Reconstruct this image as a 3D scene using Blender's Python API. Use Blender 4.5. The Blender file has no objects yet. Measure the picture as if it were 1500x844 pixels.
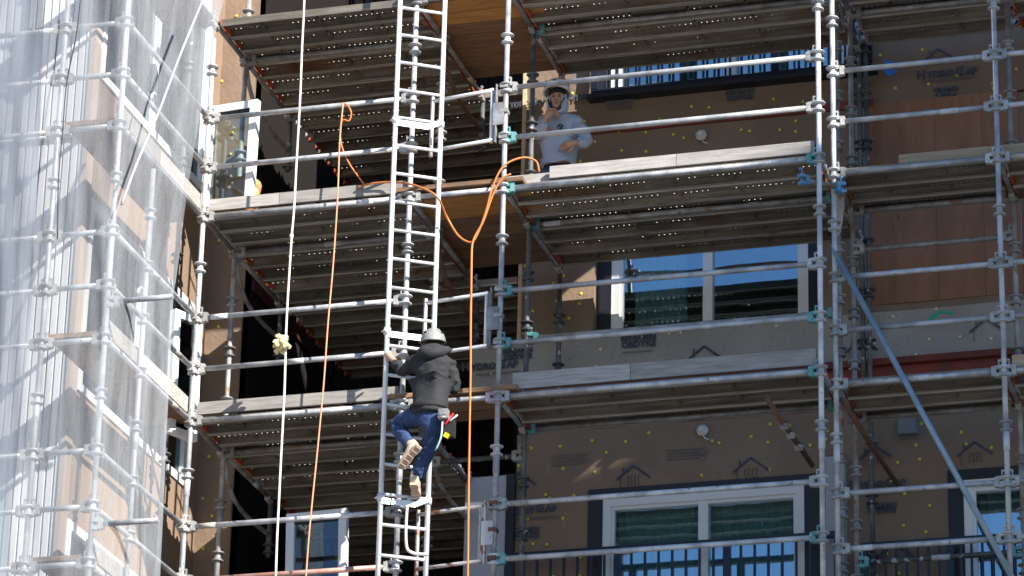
import bpy, bmesh, math, random
from mathutils import Vector, Matrix, noise
random.seed(7)
S = bpy.context.scene
COL = S.collection
# ------------------------------------------------------------------ camera (solved from the vanishing points)
F = 5378.0; CX, CY = 750.0, 422.0
EX = Vector((.9607, -.0852, -.2643)).normalized()
EZ = Vector((.02325, -.9237, .3824)); EZ = (EZ - EX * EZ.dot(EX)).normalized()
EY = EZ.cross(EX)
if EY.z < 0: EY = -EY
CAM = Vector((8.73, -28.85, 1.53))
R0 = Vector((EX.x, EY.x, EZ.x)); R1 = Vector((EX.y, EY.y, EZ.y)); R2 = Vector((EX.z, EY.z, EZ.z))
def ray(px, py): return R0 * ((px - CX) / F) + R1 * ((py - CY) / F) + R2
def aY(px, py, Y): r = ray(px, py); return CAM + r * ((Y - CAM.y) / r.y)      # point of the photograph on the plane Y
def aX(px, py, X): r = ray(px, py); return CAM + r * ((X - CAM.x) / r.x)
cd = bpy.data.cameras.new('camera'); cam = bpy.data.objects.new('camera', cd); COL.objects.link(cam)
m = Matrix.Identity(4)
for i in range(3):
    m[i][0] = R0[i]; m[i][1] = -R1[i]; m[i][2] = -R2[i]; m[i][3] = CAM[i]
cam.matrix_world = m
cd.sensor_width = 36; cd.lens = F / 1500 * 36; cd.clip_start = .5; cd.clip_end = 5000
S.camera = cam
# ------------------------------------------------------------------ light
SUN = Vector((1.37, -.95, 1.0)).normalized()
w = bpy.data.worlds.new('World'); S.world = w; w.use_nodes = True
nt = w.node_tree; bg = nt.nodes['Background']
sky = nt.nodes.new('ShaderNodeTexSky'); sky.sky_type = 'NISHITA'; sky.sun_disc = False
sky.sun_elevation = math.asin(SUN.z); sky.sun_rotation = math.atan2(SUN.x, SUN.y)
sky.air_density = 1.2; sky.dust_density = .1; sky.ozone_density = 8
nt.links.new(sky.outputs[0], bg.inputs[0]); bg.inputs[1].default_value = .078
sl = bpy.data.lights.new('sun', 'SUN'); sl.energy = 5.0; sl.angle = math.radians(.5); sl.color = (1, .95, .87)
so = bpy.data.objects.new('sun', sl); COL.objects.link(so)
so.rotation_euler = SUN.to_track_quat('Z', 'Y').to_euler()
S.view_settings.view_transform = 'Standard'; S.view_settings.look = 'None'
S.view_settings.exposure = 1.12; S.view_settings.gamma = 1
S.cycles.transparent_max_bounces = 24; S.cycles.max_bounces = 8
# ------------------------------------------------------------------ materials
MATS = {}
def mat(name, col, rough=.6, metal=0, var=None, vscale=3, bump=0, bscale=30, stretch=(1, 1, 1), contrast=(.35, .65), spec=None, fine=None):
    """principled material; var = second colour mixed in by noise; fine = third colour in small specks"""
    if name in MATS: return MATS[name]
    M = bpy.data.materials.new(name); M.use_nodes = True; t = M.node_tree; N = t.nodes; L = t.links
    p = N['Principled BSDF']; p.inputs['Roughness'].default_value = rough; p.inputs['Metallic'].default_value = metal
    if spec is not None: p.inputs['Specular IOR Level'].default_value = spec
    p.inputs['Base Color'].default_value = (*col, 1)
    tc = N.new('ShaderNodeTexCoord'); mp = N.new('ShaderNodeMapping'); mp.inputs['Scale'].default_value = stretch
    oi = N.new('ShaderNodeObjectInfo'); va = N.new('ShaderNodeVectorMath'); va.operation = 'ADD'
    sc = N.new('ShaderNodeVectorMath'); sc.operation = 'SCALE'; sc.inputs['Scale'].default_value = 37
    cmb = N.new('ShaderNodeCombineXYZ'); L.new(oi.outputs['Random'], cmb.inputs[0]); L.new(oi.outputs['Random'], cmb.inputs[1])
    L.new(cmb.outputs[0], sc.inputs[0]); L.new(tc.outputs['Object'], va.inputs[0]); L.new(sc.outputs[0], va.inputs[1])
    L.new(va.outputs[0], mp.inputs[0])
    out = None
    if var:
        n = N.new('ShaderNodeTexNoise'); n.inputs['Scale'].default_value = vscale; n.inputs['Detail'].default_value = 6; n.inputs['Roughness'].default_value = .6
        L.new(mp.outputs[0], n.inputs[0])
        mr = N.new('ShaderNodeMapRange'); mr.inputs[1].default_value = contrast[0]; mr.inputs[2].default_value = contrast[1]
        L.new(n.outputs[0], mr.inputs[0])
        mx = N.new('ShaderNodeMix'); mx.data_type = 'RGBA'; mx.inputs[6].default_value = (*col, 1); mx.inputs[7].default_value = (*var, 1)
        L.new(mr.outputs[0], mx.inputs[0]); out = mx.outputs[2]
        # every piece a little lighter or darker than its neighbours
        mu = N.new('ShaderNodeMapRange'); mu.inputs[3].default_value = .72; mu.inputs[4].default_value = 1.18
        L.new(oi.outputs['Random'], mu.inputs[0])
        hv = N.new('ShaderNodeHueSaturation'); L.new(mu.outputs[0], hv.inputs['Value']); L.new(out, hv.inputs['Color']); out = hv.outputs[0]
    if fine:
        n2 = N.new('ShaderNodeTexNoise'); n2.inputs['Scale'].default_value = fine[1]; n2.inputs['Detail'].default_value = 3
        L.new(mp.outputs[0], n2.inputs[0])
        m2 = N.new('ShaderNodeMapRange'); m2.inputs[1].default_value = fine[2]; m2.inputs[2].default_value = fine[2] + .06
        L.new(n2.outputs[0], m2.inputs[0])
        mx2 = N.new('ShaderNodeMix'); mx2.data_type = 'RGBA'; mx2.inputs[7].default_value = (*fine[0], 1)
        if out: L.new(out, mx2.inputs[6])
        else: mx2.inputs[6].default_value = (*col, 1)
        L.new(m2.outputs[0], mx2.inputs[0]); out = mx2.outputs[2]
    if out: L.new(out, p.inputs['Base Color'])
    if bump:
        n3 = N.new('ShaderNodeTexNoise'); n3.inputs['Scale'].default_value = bscale; n3.inputs['Detail'].default_value = 5
        L.new(mp.outputs[0], n3.inputs[0]); b = N.new('ShaderNodeBump'); b.inputs['Strength'].default_value = bump; b.inputs['Distance'].default_value = .02
        L.new(n3.outputs[0], b.inputs['Height']); L.new(b.outputs[0], p.inputs['Normal'])
    MATS[name] = M; return M
galv = mat('galvanised', (.56, .57, .59), .42, .22, (.31, .32, .34), 4.5, .12, 60, (1, 1, 1), (.42, .62), fine=((.26, .21, .17), 26, .655))
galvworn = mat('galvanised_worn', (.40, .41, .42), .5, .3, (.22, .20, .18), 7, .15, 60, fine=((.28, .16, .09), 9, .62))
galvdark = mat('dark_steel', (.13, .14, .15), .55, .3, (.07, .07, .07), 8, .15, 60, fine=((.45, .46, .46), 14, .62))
alu = mat('ladder_aluminium', (.74, .75, .77), .36, .3, (.62, .63, .65), 6, .05, 80)
castgrey = mat('cast_clamp', (.50, .50, .49), .5, .3, (.33, .31, .28), 20, .2, 80, fine=((.30, .13, .05), 30, .66))
castteal = mat('teal_clamp', (.05, .30, .30), .5, .05, (.20, .33, .33), 20, .1, 80, fine=((.5, .5, .5), 30, .66))
castblue = mat('blue_clamp', (.05, .25, .52), .5, .05, (.20, .35, .45), 22, .1, 80, fine=((.5, .5, .5), 30, .66))
castpink = mat('pale_clamp', (.55, .42, .48), .5, .05, (.40, .36, .40), 22, .1, 80)
orangecap = mat('orange_cap', (.52, .11, .03), .6, 0, (.30, .08, .03), 15)
rust = mat('rusty_pipe', (.20, .10, .06), .7, .1, (.12, .07, .05), 9, .2, 50)
woodgrey = mat('weathered_board', (.42, .39, .36), .8, 0, (.27, .25, .23), 6, .2, 40, (.6, 6, 6))
woodnew = mat('pale_board', (.55, .42, .28), .75, 0, (.42, .31, .20), 6, .2, 40, (.6, 6, 6))
woodbrown = mat('brown_board', (.30, .17, .09), .8, 0, (.17, .10, .06), 5, .25, 40, (.6, 8, 8), fine=((.42, .32, .24), 7, .66))
woodorange = mat('orange_board', (.50, .25, .08), .7, 0, (.34, .16, .05), 5, .2, 40, (.6, 8, 8))
plymat = mat('plywood', (.32, .15, .085), .75, 0, (.19, .09, .052), 2.2, .15, 30, (3, 3, .5), (.3, .75), fine=((.07, .035, .025), 9, .70))
wrap = mat('housewrap', (.27, .185, .125), .75, 0, (.225, .155, .105), 1.6, .35, 22, fine=((.17, .125, .095), 60, .60))
wrapskylit = mat('housewrap_skylit', (.34, .30, .27), .75, 0, (.27, .24, .215), 1.5, .35, 24, fine=((.24, .21, .19), 60, .60))  # same housewrap, paler and greyer: skylight on the band put into its colour
ink = mat('wrap_ink', (.045, .055, .085), .8, fine=((.16, .14, .12), 60, .58))
inkfaint = mat('wrap_ink_faint', (.115, .105, .11), .8)
yellow = mat('yellow_cap', (.62, .54, .05), .6)
paleyellow = mat('pale_cap', (.70, .66, .38), .6)
white = mat('white_vinyl', (.80, .80, .80), .35, 0, (.76, .77, .78), 3)
sidingm = mat('white_siding', (.74, .74, .75), .5, 0, (.68, .68, .70), 1.3)
pierm = mat('grey_pier', (.50, .52, .58), .7, 0, (.44, .46, .52), 1.2)
black = mat('black_trim', (.012, .014, .022), .5)
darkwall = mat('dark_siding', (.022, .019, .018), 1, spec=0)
railm = mat('railing_navy', (.013, .018, .035), .35, .2)
redm = mat('red_flashing', (.23, .035, .02), .7, 0, (.12, .03, .02), 5)
curt = mat('curtain', (.74, .84, .82), .9, 0, (.62, .76, .74), 2)
roomm = mat('room', (.05, .06, .06), .9)
blocks = mat('stucco', (.40, .39, .38), .9, 0, (.36, .35, .34), .5)
conc = mat('ground_concrete', (.22, .21, .20), .9, 0, (.17, .165, .16), .2, .2, 8)
orange = mat('orange_hose', (.78, .24, .045), .5, 0, (.62, .20, .05), 6)
orangerope = mat('orange_rope', (.72, .36, .20), .8, 0, (.60, .28, .15), 60)
whiterope = mat('white_rope', (.78, .76, .66), .8, 0, (.60, .58, .50), 60)
tape = mat('pale_tape', (.80, .74, .45), .7, 0, (.75, .60, .25), 25)
hoodblack = mat('charcoal_hoodie', (.026, .027, .030), .85, 0, (.017, .018, .020), 8, .4, 60)
hoodgrey = mat('heather_hoodie', (.56, .62, .76), .9, 0, (.48, .54, .68), 8, .4, 60)
denim = mat('denim', (.035, .075, .19), .85, 0, (.022, .045, .12), 9, .4, 90, fine=((.07, .11, .22), 14, .66))
denim2 = mat('blue_denim', (.06, .12, .28), .85, 0, (.04, .08, .2), 9, .4, 90)
skinm = mat('skin', (.52, .31, .22), .6)
hairm = mat('dark_cap', (.015, .013, .013), .8)
bootm = mat('tan_boot', (.62, .50, .38), .85, 0, (.50, .38, .28), 14)
solem = mat('boot_sole', (.50, .37, .28), .9)
helmw = mat('helmet_white', (.86, .86, .86), .3)
helmg = mat('helmet_grey', (.33, .33, .32), .4, 0, (.20, .20, .20), 14)
red = mat('red_plastic', (.6, .03, .03), .4); yel = mat('yellow_plastic', (.8, .6, .02), .4)
bucketm = mat('orange_bucket', (.72, .30, .12), .5, 0, (.62, .25, .10), 4)
bluep = mat('blue_plastic', (.03, .16, .60), .5); greenp = mat('green_plastic', (.02, .35, .25), .5)
ventm = mat('grey_vent', (.16, .17, .18), .6); lampw = mat('lamp_white', (.62, .62, .60), .5)
def make_glass(name, tint, k):
    M = bpy.data.materials.new(name); M.use_nodes = True; t = M.node_tree; N = t.nodes; L = t.links; N.clear()
    o = N.new('ShaderNodeOutputMaterial'); mx = N.new('ShaderNodeMixShader'); tr = N.new('ShaderNodeBsdfTransparent'); g = N.new('ShaderNodeBsdfGlossy')
    tr.inputs[0].default_value = (*tint, 1); g.inputs['Roughness'].default_value = .015; g.inputs[0].default_value = (.74, .84, .92, 1)
    fr = N.new('ShaderNodeFresnel'); fr.inputs[0].default_value = 1.5
    ad = N.new('ShaderNodeMath'); ad.operation = 'ADD'; ad.inputs[1].default_value = k; ad.use_clamp = True
    L.new(fr.outputs[0], ad.inputs[0]); L.new(ad.outputs[0], mx.inputs[0]); L.new(tr.outputs[0], mx.inputs[1]); L.new(g.outputs[0], mx.inputs[2])
    n = N.new('ShaderNodeTexNoise'); n.inputs['Scale'].default_value = 1.1; b = N.new('ShaderNodeBump'); b.inputs['Strength'].default_value = .25; b.inputs['Distance'].default_value = .02
    tc = N.new('ShaderNodeTexCoord'); L.new(tc.outputs['Object'], n.inputs[0]); L.new(n.outputs[0], b.inputs['Height']); L.new(b.outputs[0], g.inputs['Normal'])
    L.new(mx.outputs[0], o.inputs[0]); return M
glass = make_glass('window_glass', (.78, .92, .92), .32)
glassside = make_glass('side_glass', (.60, .78, .74), .06)
glassclear = make_glass('sash_glass', (.78, .86, .84), .05)
def make_plank():
    """dirty galvanised plank: rows of small punched holes whose raised rims pass light from above"""
    M = bpy.data.materials.new('perforated_plank'); M.use_nodes = True; t = M.node_tree; N = t.nodes; L = t.links
    p = N['Principled BSDF']; p.inputs['Roughness'].default_value = .5; p.inputs['Metallic'].default_value = .25
    tc = N.new('ShaderNodeTexCoord'); oi = N.new('ShaderNodeObjectInfo')
    sx = N.new('ShaderNodeSeparateXYZ'); L.new(tc.outputs['Object'], sx.inputs[0])
    def mt(op, a, b=None, c=None):
        n = N.new('ShaderNodeMath'); n.operation = op
        for i, v in enumerate((a, b, c)):
            if v is None: continue
            if isinstance(v, (int, float)): n.inputs[i].default_value = v
            else: L.new(v, n.inputs[i])
        return n.outputs[0]
    mp = N.new('ShaderNodeMapping'); mp.inputs['Scale'].default_value = (.4, 3, 3)
    va = N.new('ShaderNodeVectorMath'); va.operation = 'ADD'; cm = N.new('ShaderNodeCombineXYZ')
    r37 = mt('MULTIPLY', oi.outputs['Random'], 37.0)
    for i in range(3): L.new(r37, cm.inputs[i])
    L.new(tc.outputs['Object'], va.inputs[0]); L.new(cm.outputs[0], va.inputs[1]); L.new(va.outputs[0], mp.inputs[0])
    n1 = N.new('ShaderNodeTexNoise'); n1.inputs['Scale'].default_value = 4; n1.inputs['Detail'].default_value = 7; L.new(mp.outputs[0], n1.inputs[0])
    cr = N.new('ShaderNodeValToRGB'); e = cr.color_ramp.elements
    e[0].position = .30; e[0].color = (.15, .132, .105, 1); e[1].position = .72; e[1].color = (.34, .30, .245, 1)
    x = cr.color_ramp.elements.new(.5); x.color = (.235, .208, .165, 1)
    L.new(n1.outputs[0], cr.inputs[0])
    n2 = N.new('ShaderNodeTexNoise'); n2.inputs['Scale'].default_value = 1.3; n2.inputs['Detail'].default_value = 5; L.new(va.outputs[0], n2.inputs[0])
    rm = N.new('ShaderNodeMapRange'); rm.inputs[1].default_value = .56; rm.inputs[2].default_value = .72; L.new(n2.outputs[0], rm.inputs[0])
    mx = N.new('ShaderNodeMix'); mx.data_type = 'RGBA'; mx.inputs[7].default_value = (.20, .105, .055, 1)
    L.new(cr.outputs[0], mx.inputs[6]); L.new(rm.outputs[0], mx.inputs[0])
    mu = N.new('ShaderNodeMapRange'); mu.inputs[3].default_value = .65; mu.inputs[4].default_value = 1.25; L.new(oi.outputs['Random'], mu.inputs[0])
    hv = N.new('ShaderNodeHueSaturation'); L.new(mu.outputs[0], hv.inputs['Value']); L.new(mx.outputs[2], hv.inputs['Color']); L.new(hv.outputs[0], p.inputs['Base Color'])
    n3 = N.new('ShaderNodeTexNoise'); n3.inputs['Scale'].default_value = 40; L.new(tc.outputs['Object'], n3.inputs[0])
    b = N.new('ShaderNodeBump'); b.inputs['Strength'].default_value = .25; b.inputs['Distance'].default_value = .01; L.new(n3.outputs[0], b.inputs['Height']); L.new(b.outputs[0], p.inputs['Normal'])
    # holes: grid .045 x .032 m, staggered
    py = .056; px = .052
    row = mt('FLOOR', mt('DIVIDE', sx.outputs[1], py))
    st = mt('MULTIPLY', mt('MODULO', mt('ABSOLUTE', row), 2), .5)
    ux = mt('SUBTRACT', mt('FRACT', mt('ADD', mt('DIVIDE', sx.outputs[0], px), st)), .5)
    uy = mt('SUBTRACT', mt('FRACT', mt('DIVIDE', sx.outputs[1], py)), .5)
    dx = mt('MULTIPLY', ux, px); dy = mt('MULTIPLY', uy, py)
    d = mt('SQRT', mt('ADD', mt('MULTIPLY', dx, dx), mt('MULTIPLY', dy, dy)))
    hole = mt('LESS_THAN', d, .0062)
    # only on the flat top sheet; some holes are clogged with dirt
    top = mt('GREATER_THAN', sx.outputs[2], -.016)
    n4 = N.new('ShaderNodeTexNoise'); n4.inputs['Scale'].default_value = 2.0; n4.inputs['Detail'].default_value = 6; n4.inputs['Roughness'].default_value = .75; L.new(va.outputs[0], n4.inputs[0])
    open_ = mt('GREATER_THAN', n4.outputs[0], .50)
    band = mt('LESS_THAN', mt('ABSOLUTE', sx.outputs[1]), .125)
    h = mt('MULTIPLY', mt('MULTIPLY', hole, top), mt('MULTIPLY', open_, band))
    trl = N.new('ShaderNodeBsdfTranslucent'); trl.inputs[0].default_value = (.85, .82, .75, 1)
    ms = N.new('ShaderNodeMixShader'); L.new(h, ms.inputs[0]); L.new(p.outputs[0], ms.inputs[1]); L.new(trl.outputs[0], ms.inputs[2])
    L.new(ms.outputs[0], N['Material Output'].inputs[0]); return M
plankm = make_plank(); lipm = mat('plank_lip', (.42, .40, .36), .45, .3, (.27, .24, .20), 5, .1, 50, (.5, 3, 3), fine=((.22, .12, .07), 5, .66))
def make_net(name, dens, seed, col=(.86, .88, .92)):
    M = bpy.data.materials.new(name); M.use_nodes = True; t = M.node_tree; N = t.nodes; L = t.links; N.clear()
    o = N.new('ShaderNodeOutputMaterial'); mx = N.new('ShaderNodeMixShader'); tr = N.new('ShaderNodeBsdfTransparent')
    df = N.new('ShaderNodeBsdfDiffuse'); df.inputs[0].default_value = (*col, 1); tl = N.new('ShaderNodeBsdfTranslucent'); tl.inputs[0].default_value = (*col, 1)
    m2 = N.new('ShaderNodeMixShader'); m2.inputs[0].default_value = .35; L.new(df.outputs[0], m2.inputs[1]); L.new(tl.outputs[0], m2.inputs[2])
    tc = N.new('ShaderNodeTexCoord'); mp = N.new('ShaderNodeMapping'); mp.inputs['Scale'].default_value = (1.5, 1.5, .09); mp.inputs['Location'].default_value = (seed, seed, seed)
    mp.inputs['Rotation'].default_value = (0, .12, 0)
    L.new(tc.outputs['Object'], mp.inputs[0])
    n = N.new('ShaderNodeTexNoise'); n.inputs['Scale'].default_value = 5; n.inputs['Detail'].default_value = 8; n.inputs['Roughness'].default_value = .62; n.inputs['Distortion'].default_value = .6
    L.new(mp.outputs[0], n.inputs[0]); r = N.new('ShaderNodeMapRange'); r.inputs[1].default_value = .30; r.inputs[2].default_value = .72
    r.inputs[3].default_value = dens - .12; r.inputs[4].default_value = dens + .18; L.new(n.outputs[0], r.inputs[0])
    # weave: fine threads
    wv = N.new('ShaderNodeTexNoise'); wv.inputs['Scale'].default_value = 150; wv.inputs['Detail'].default_value = 2; L.new(mp.outputs[0], wv.inputs[0])
    ad = N.new('ShaderNodeMath'); ad.operation = 'MULTIPLY_ADD'; ad.inputs[1].default_value = .3; ad.inputs[2].default_value = -.15; L.new(wv.outputs[0], ad.inputs[0])
    su = N.new('ShaderNodeMath'); su.operation = 'ADD'; su.use_clamp = True; L.new(ad.outputs[0], su.inputs[0]); L.new(r.outputs[0], su.inputs[1])
    L.new(su.outputs[0], mx.inputs[0]); L.new(tr.outputs[0], mx.inputs[1]); L.new(m2.outputs[0], mx.inputs[2]); L.new(mx.outputs[0], o.inputs[0]); return M
netm = make_net('net_fabric', .36, 3, (.50, .525, .56)); netdense = make_net('net_fabric_dense', .66, 9, (.25, .275, .32)); netthin = make_net('net_fabric_thin', .18, 5, (.42, .45, .50))
# ------------------------------------------------------------------ mesh builder
class MB:
    def __init__(s): s.v = []; s.f = []; s.mi = []; s.sm = []
    def add(s, vs, fs, mi=0, smooth=False):
        o = len(s.v); s.v += [Vector(v) for v in vs]; s.f += [[i + o for i in f] for f in fs]; s.mi += [mi] * len(fs); s.sm += [smooth] * len(fs); return s
    def box(s, c, d, rot=None, mi=0):
        c = Vector(c); hx, hy, hz = d[0] / 2, d[1] / 2, d[2] / 2
        vs = [Vector((x, y, z)) for x in (-hx, hx) for y in (-hy, hy) for z in (-hz, hz)]
        if rot is not None: vs = [rot @ v for v in vs]
        return s.add([v + c for v in vs], [(0, 1, 3, 2), (4, 6, 7, 5), (0, 4, 5, 1), (2, 3, 7, 6), (0, 2, 6, 4), (1, 5, 7, 3)], mi)
    def bb(s, a, b, mi=0):
        a = Vector(a); b = Vector(b); return s.box((a + b) / 2, [abs(x) for x in (b - a)], None, mi)
    def beam(s, p, q, wd, ht, mi=0):
        p = Vector(p); q = Vector(q); d = q - p; x = d.normalized(); u = Vector((0, 0, 1)) if abs(x.z) < .9 else Vector((0, 1, 0))
        y = u.cross(x).normalized(); z = x.cross(y); R = Matrix((x, y, z)).transposed(); return s.box((p + q) / 2, (d.length, wd, ht), R, mi)
    def path(s, pts, r, seg=10, mi=0, caps=True):
        pts = [Vector(p) for p in pts]; n = len(pts); rs = r if isinstance(r, (list, tuple)) else [r] * n
        vs = []; u = None
        for i, p in enumerate(pts):
            t = (pts[min(i + 1, n - 1)] - pts[max(i - 1, 0)]).normalized()
            if u is None: u = t.orthogonal().normalized()
            else: u = (u - t * u.dot(t)).normalized()
            v = t.cross(u)
            for k in range(seg):
                a = 2 * math.pi * k / seg; vs.append(p + (u * math.cos(a) + v * math.sin(a)) * rs[i])
        fs = [(i * seg + k, i * seg + (k + 1) % seg, (i + 1) * seg + (k + 1) % seg, (i + 1) * seg + k) for i in range(n - 1) for k in range(seg)]
        s.add(vs, fs, mi, True)
        if caps:
            o = len(s.v) - len(vs)
            s.f += [[o + k for k in range(seg)][::-1], [o + (n - 1) * seg + k for k in range(seg)]]; s.mi += [mi] * 2; s.sm += [False] * 2
        return s
    def lathe(s, prof, c=(0, 0, 0), seg=16, mi=0, R=None):
        c = Vector(c); vs = []
        for r, z in prof:
            for k in range(seg):
                a = 2 * math.pi * k / seg; v = Vector((r * math.cos(a), r * math.sin(a), z)); vs.append((R @ v if R else v) + c)
        n = len(prof); fs = [(i * seg + k, i * seg + (k + 1) % seg, (i + 1) * seg + (k + 1) % seg, (i + 1) * seg + k) for i in range(n - 1) for k in range(seg)]
        return s.add(vs, fs, mi, True)
    def ball(s, c, r, n=10, mi=0, R=None):
        r = r if isinstance(r, (list, tuple)) else (r, r, r)
        c = Vector(c); vs = []; fs = []
        for i in range(n + 1):
            for k in range(2 * n):
                a = math.pi * i / n; b = math.pi * k / n
                v = Vector((r[0] * math.sin(a) * math.cos(b), r[1] * math.sin(a) * math.sin(b), r[2] * math.cos(a)))
                vs.append((R @ v if R else v) + c)
        for i in range(n):
            for k in range(2 * n): fs.append((i * 2 * n + k, i * 2 * n + (k + 1) % (2 * n), (i + 1) * 2 * n + (k + 1) % (2 * n), (i + 1) * 2 * n + k))
        return s.add(vs, fs, mi, True)
    def mesh(s, name, mats):
        me = bpy.data.meshes.new(name); me.from_pydata([tuple(v) for v in s.v], [], s.f)
        for m_ in (mats if isinstance(mats, (list, tuple)) else [mats]): me.materials.append(m_)
        me.polygons.foreach_set('material_index', s.mi); me.polygons.foreach_set('use_smooth', s.sm)
        bm = bmesh.new(); bm.from_mesh(me); bmesh.ops.remove_doubles(bm, verts=bm.verts, dist=1e-5); bmesh.ops.recalc_face_normals(bm, faces=bm.faces); bm.to_mesh(me); bm.free()
        me.update(); return me
    def build(s, name, mats, parent=None, loc=(0, 0, 0)):
        """vertices are given in world space; the parent's own location is taken off"""
        base = Vector(loc)
        if parent is not None:
            base = Vector(parent.location); q = parent.parent
            while q is not None: base += q.location; q = q.parent
        s.v = [v - base for v in s.v]
        return link(name, s.mesh(name, mats), parent, base if parent is None else (0, 0, 0))
def link(name, me, parent=None, loc=(0, 0, 0)):
    o = bpy.data.objects.new(name, me); COL.objects.link(o); o.location = loc
    if parent: o.parent = parent
    return o
def tag(o, label, cat, group=None, kind=None):
    o['label'] = label; o['category'] = cat
    if group: o['group'] = group
    if kind: o['kind'] = kind
    return o
def empty(name, loc, label, cat, group=None):
    o = bpy.data.objects.new(name, None); COL.objects.link(o); o.location = loc; o.empty_display_size = .2
    return tag(o, label, cat, group)
def dup(root, loc, label, group=None):
    r = root.copy(); COL.objects.link(r); r.location = loc; r['label'] = label
    if group: r['group'] = group
    for ch in list(root.children):
        c = ch.copy(); COL.objects.link(c); c.parent = r
        for g in ch.children:
            d = g.copy(); COL.objects.link(d); d.parent = c
    return r
def arc(pts, n=8):
    """Catmull-Rom through the points"""
    P = [Vector(p) for p in pts]; P = [P[0] * 2 - P[1]] + P + [P[-1] * 2 - P[-2]]; out = []
    for i in range(1, len(P) - 2):
        for k in range(n):
            t = k / n; a, b, c, d = P[i - 1], P[i], P[i + 1], P[i + 2]
            out.append(.5 * ((2 * b) + (c - a) * t + (2 * a - 5 * b + 4 * c - d) * t * t + (3 * b - 3 * c + d - a) * t ** 3))
    out.append(P[-2]); return out
# ------------------------------------------------------------------ setting
g = MB().add([(-400, -400, 0), (400, -400, 0), (400, 400, 0), (-400, 400, 0)], [(0, 1, 2, 3)]).build('ground', conc); g['kind'] = 'structure'
# ------------------------------------------------------------------ the building
WY = 2.1                      # face of the main wall
bld = empty('apartment_building', (0, WY, 0), 'unfinished apartment building in brown housewrap with a white-sided left wing', 'building')
def wp(px, py, Y=WY): p = aY(px, py, Y); return p.x, p.z
def wall_grid(name, x0, x1, z0, z1, holes, m_, Y, th=.18, dots=0, dotm=yellow, amp=.010, parent=bld, dz=.30, dseed=0):
    """a sheathed wall facing the street with rectangular openings, wrap a little slack, cap nails on it"""
    xs = sorted({x0, x1, *[h[0] for h in holes], *[h[1] for h in holes]}); zs = sorted({z0, z1, *[h[2] for h in holes], *[h[3] for h in holes]})
    def fill(a):
        o = [a[0]]
        for q in a[1:]:
            n = max(1, int((q - o[-1]) / .07)); s_ = o[-1]; o += [s_ + (q - s_) * (i + 1) / n for i in range(n)]
        return o
    xs = fill(xs); zs = fill(zs); mb = MB()
    def inside(x, z): return any(h[0] < x < h[1] and h[2] < z < h[3] for h in holes)
    vs = []; idx = {}
    for i, x in enumerate(xs):
        for k, z in enumerate(zs):
            d = noise.noise(Vector((x * 1.6, z * .9, 3.1))) * amp * 1.6 + noise.noise(Vector((x * 5, z * 4, 8.1))) * amp
            d += (.0 if (z * .74) % 1 > .5 else .007) - .006 * max(0, noise.noise(Vector((x * 2.2 + z * 1.1, z * .5, 1.7)))) ** .5
            d = max(-.013, d)
            idx[i, k] = len(vs); vs.append((x, Y + d, z))
    fs = [(idx[i, k], idx[i + 1, k], idx[i + 1, k + 1], idx[i, k + 1]) for i in range(len(xs) - 1) for k in range(len(zs) - 1)
          if not inside((xs[i] + xs[i + 1]) / 2, (zs[k] + zs[k + 1]) / 2)]
    mb.add(vs, fs, 0, True)
    # thickness: the solid behind, split round the openings
    zc = sorted({z0, z1, *[h[2] for h in holes], *[h[3] for h in holes]}); xc = sorted({x0, x1, *[h[0] for h in holes], *[h[1] for h in holes]})
    for i in range(len(xc) - 1):
        for k in range(len(zc) - 1):
            if not inside((xc[i] + xc[i + 1]) / 2, (zc[k] + zc[k + 1]) / 2):
                mb.bb((xc[i], Y + .02, zc[k]), (xc[i + 1], Y + th, zc[k + 1]), 0)
    if dots:
        rnd = random.Random(dseed); x = x0 + .1
        while x < x1:
            z = z0 + .08
            while z < z1:
                X = x + rnd.uniform(-.12, .12); Z = z + rnd.uniform(-.10, .10)
                if not any(h[0] - .06 < X < h[1] + .06 and h[2] - .06 < Z < h[3] + .06 for h in holes) and rnd.random() < dots:
                    mb.lathe([(.0001, .0), (.013, 0), (.0155, .003), (.0155, .012)], (X, Y - .016, Z), 10, 1, Matrix(((1, 0, 0), (0, 0, 1), (0, 1, 0))))
                z += dz
            x += .29
    return mb.build(name, [m_, dotm], parent)
# openings of the main wall (measured on the plane Y = 2.1)
W2 = (.30, 2.48, 14.33, 16.1); W3 = (.28, 2.45, 10.5, 12.80); ZJ = wp(1000, 128, WY - .10)[1]; W1 = (.30, 2.95, ZJ + .03, 18.6)
x4a, z4 = wp(1388, 690); W4 = (x4a, 5.9, 10.5, z4)
PB = (2.83, 4.36, 14.40, wp(1350, 146)[1])
holes = [W2, W3, W1, W4, PB]
wall_grid('wrapped_wall', -.42, 6.5, 9.0, 13.40, [h for h in holes if h[3] < 13], wrap, WY, dots=.9, dz=.20, dseed=1)
wall_grid('skylit_wrapped_band', -.90, 6.5, 13.86, 14.33, [], wrapskylit, WY, dots=.8, dotm=paleyellow, dseed=2)  # sky-lit strip of the brown wrap, its brightness painted in by material
wall_grid('wrapped_wall', -.42, 6.5, 14.333, 16.42, [(W2[0], W2[1], 14.33, W2[3]), (PB[0], PB[1], 14.40, 16.42)], wrap, WY, dots=.9, dz=.2, dseed=3)
wall_grid('wrapped_wall', -.42, 6.5, 16.50, 20, [W1, (PB[0], PB[1], 16.49, PB[3])], wrap, WY, dots=.8, dseed=4)
MB().bb((-.42, WY + .03, 13.40), (6.5, WY + .2, 13.86)).build('floor_band', redm, bld)
MB().bb((-.1, WY - .02, 16.42), (3.0, WY + .15, 16.50)).build('red_flashing', redm, bld)
MB().bb((4.36, WY + .02, 16.42), (6.5, WY + .15, 16.50)).build('red_flashing', redm, bld)
MB().bb((-.30, WY - .035, 13.80), (6.5, WY + .028, 13.862)).build('red_flashing', redm, bld)
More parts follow.
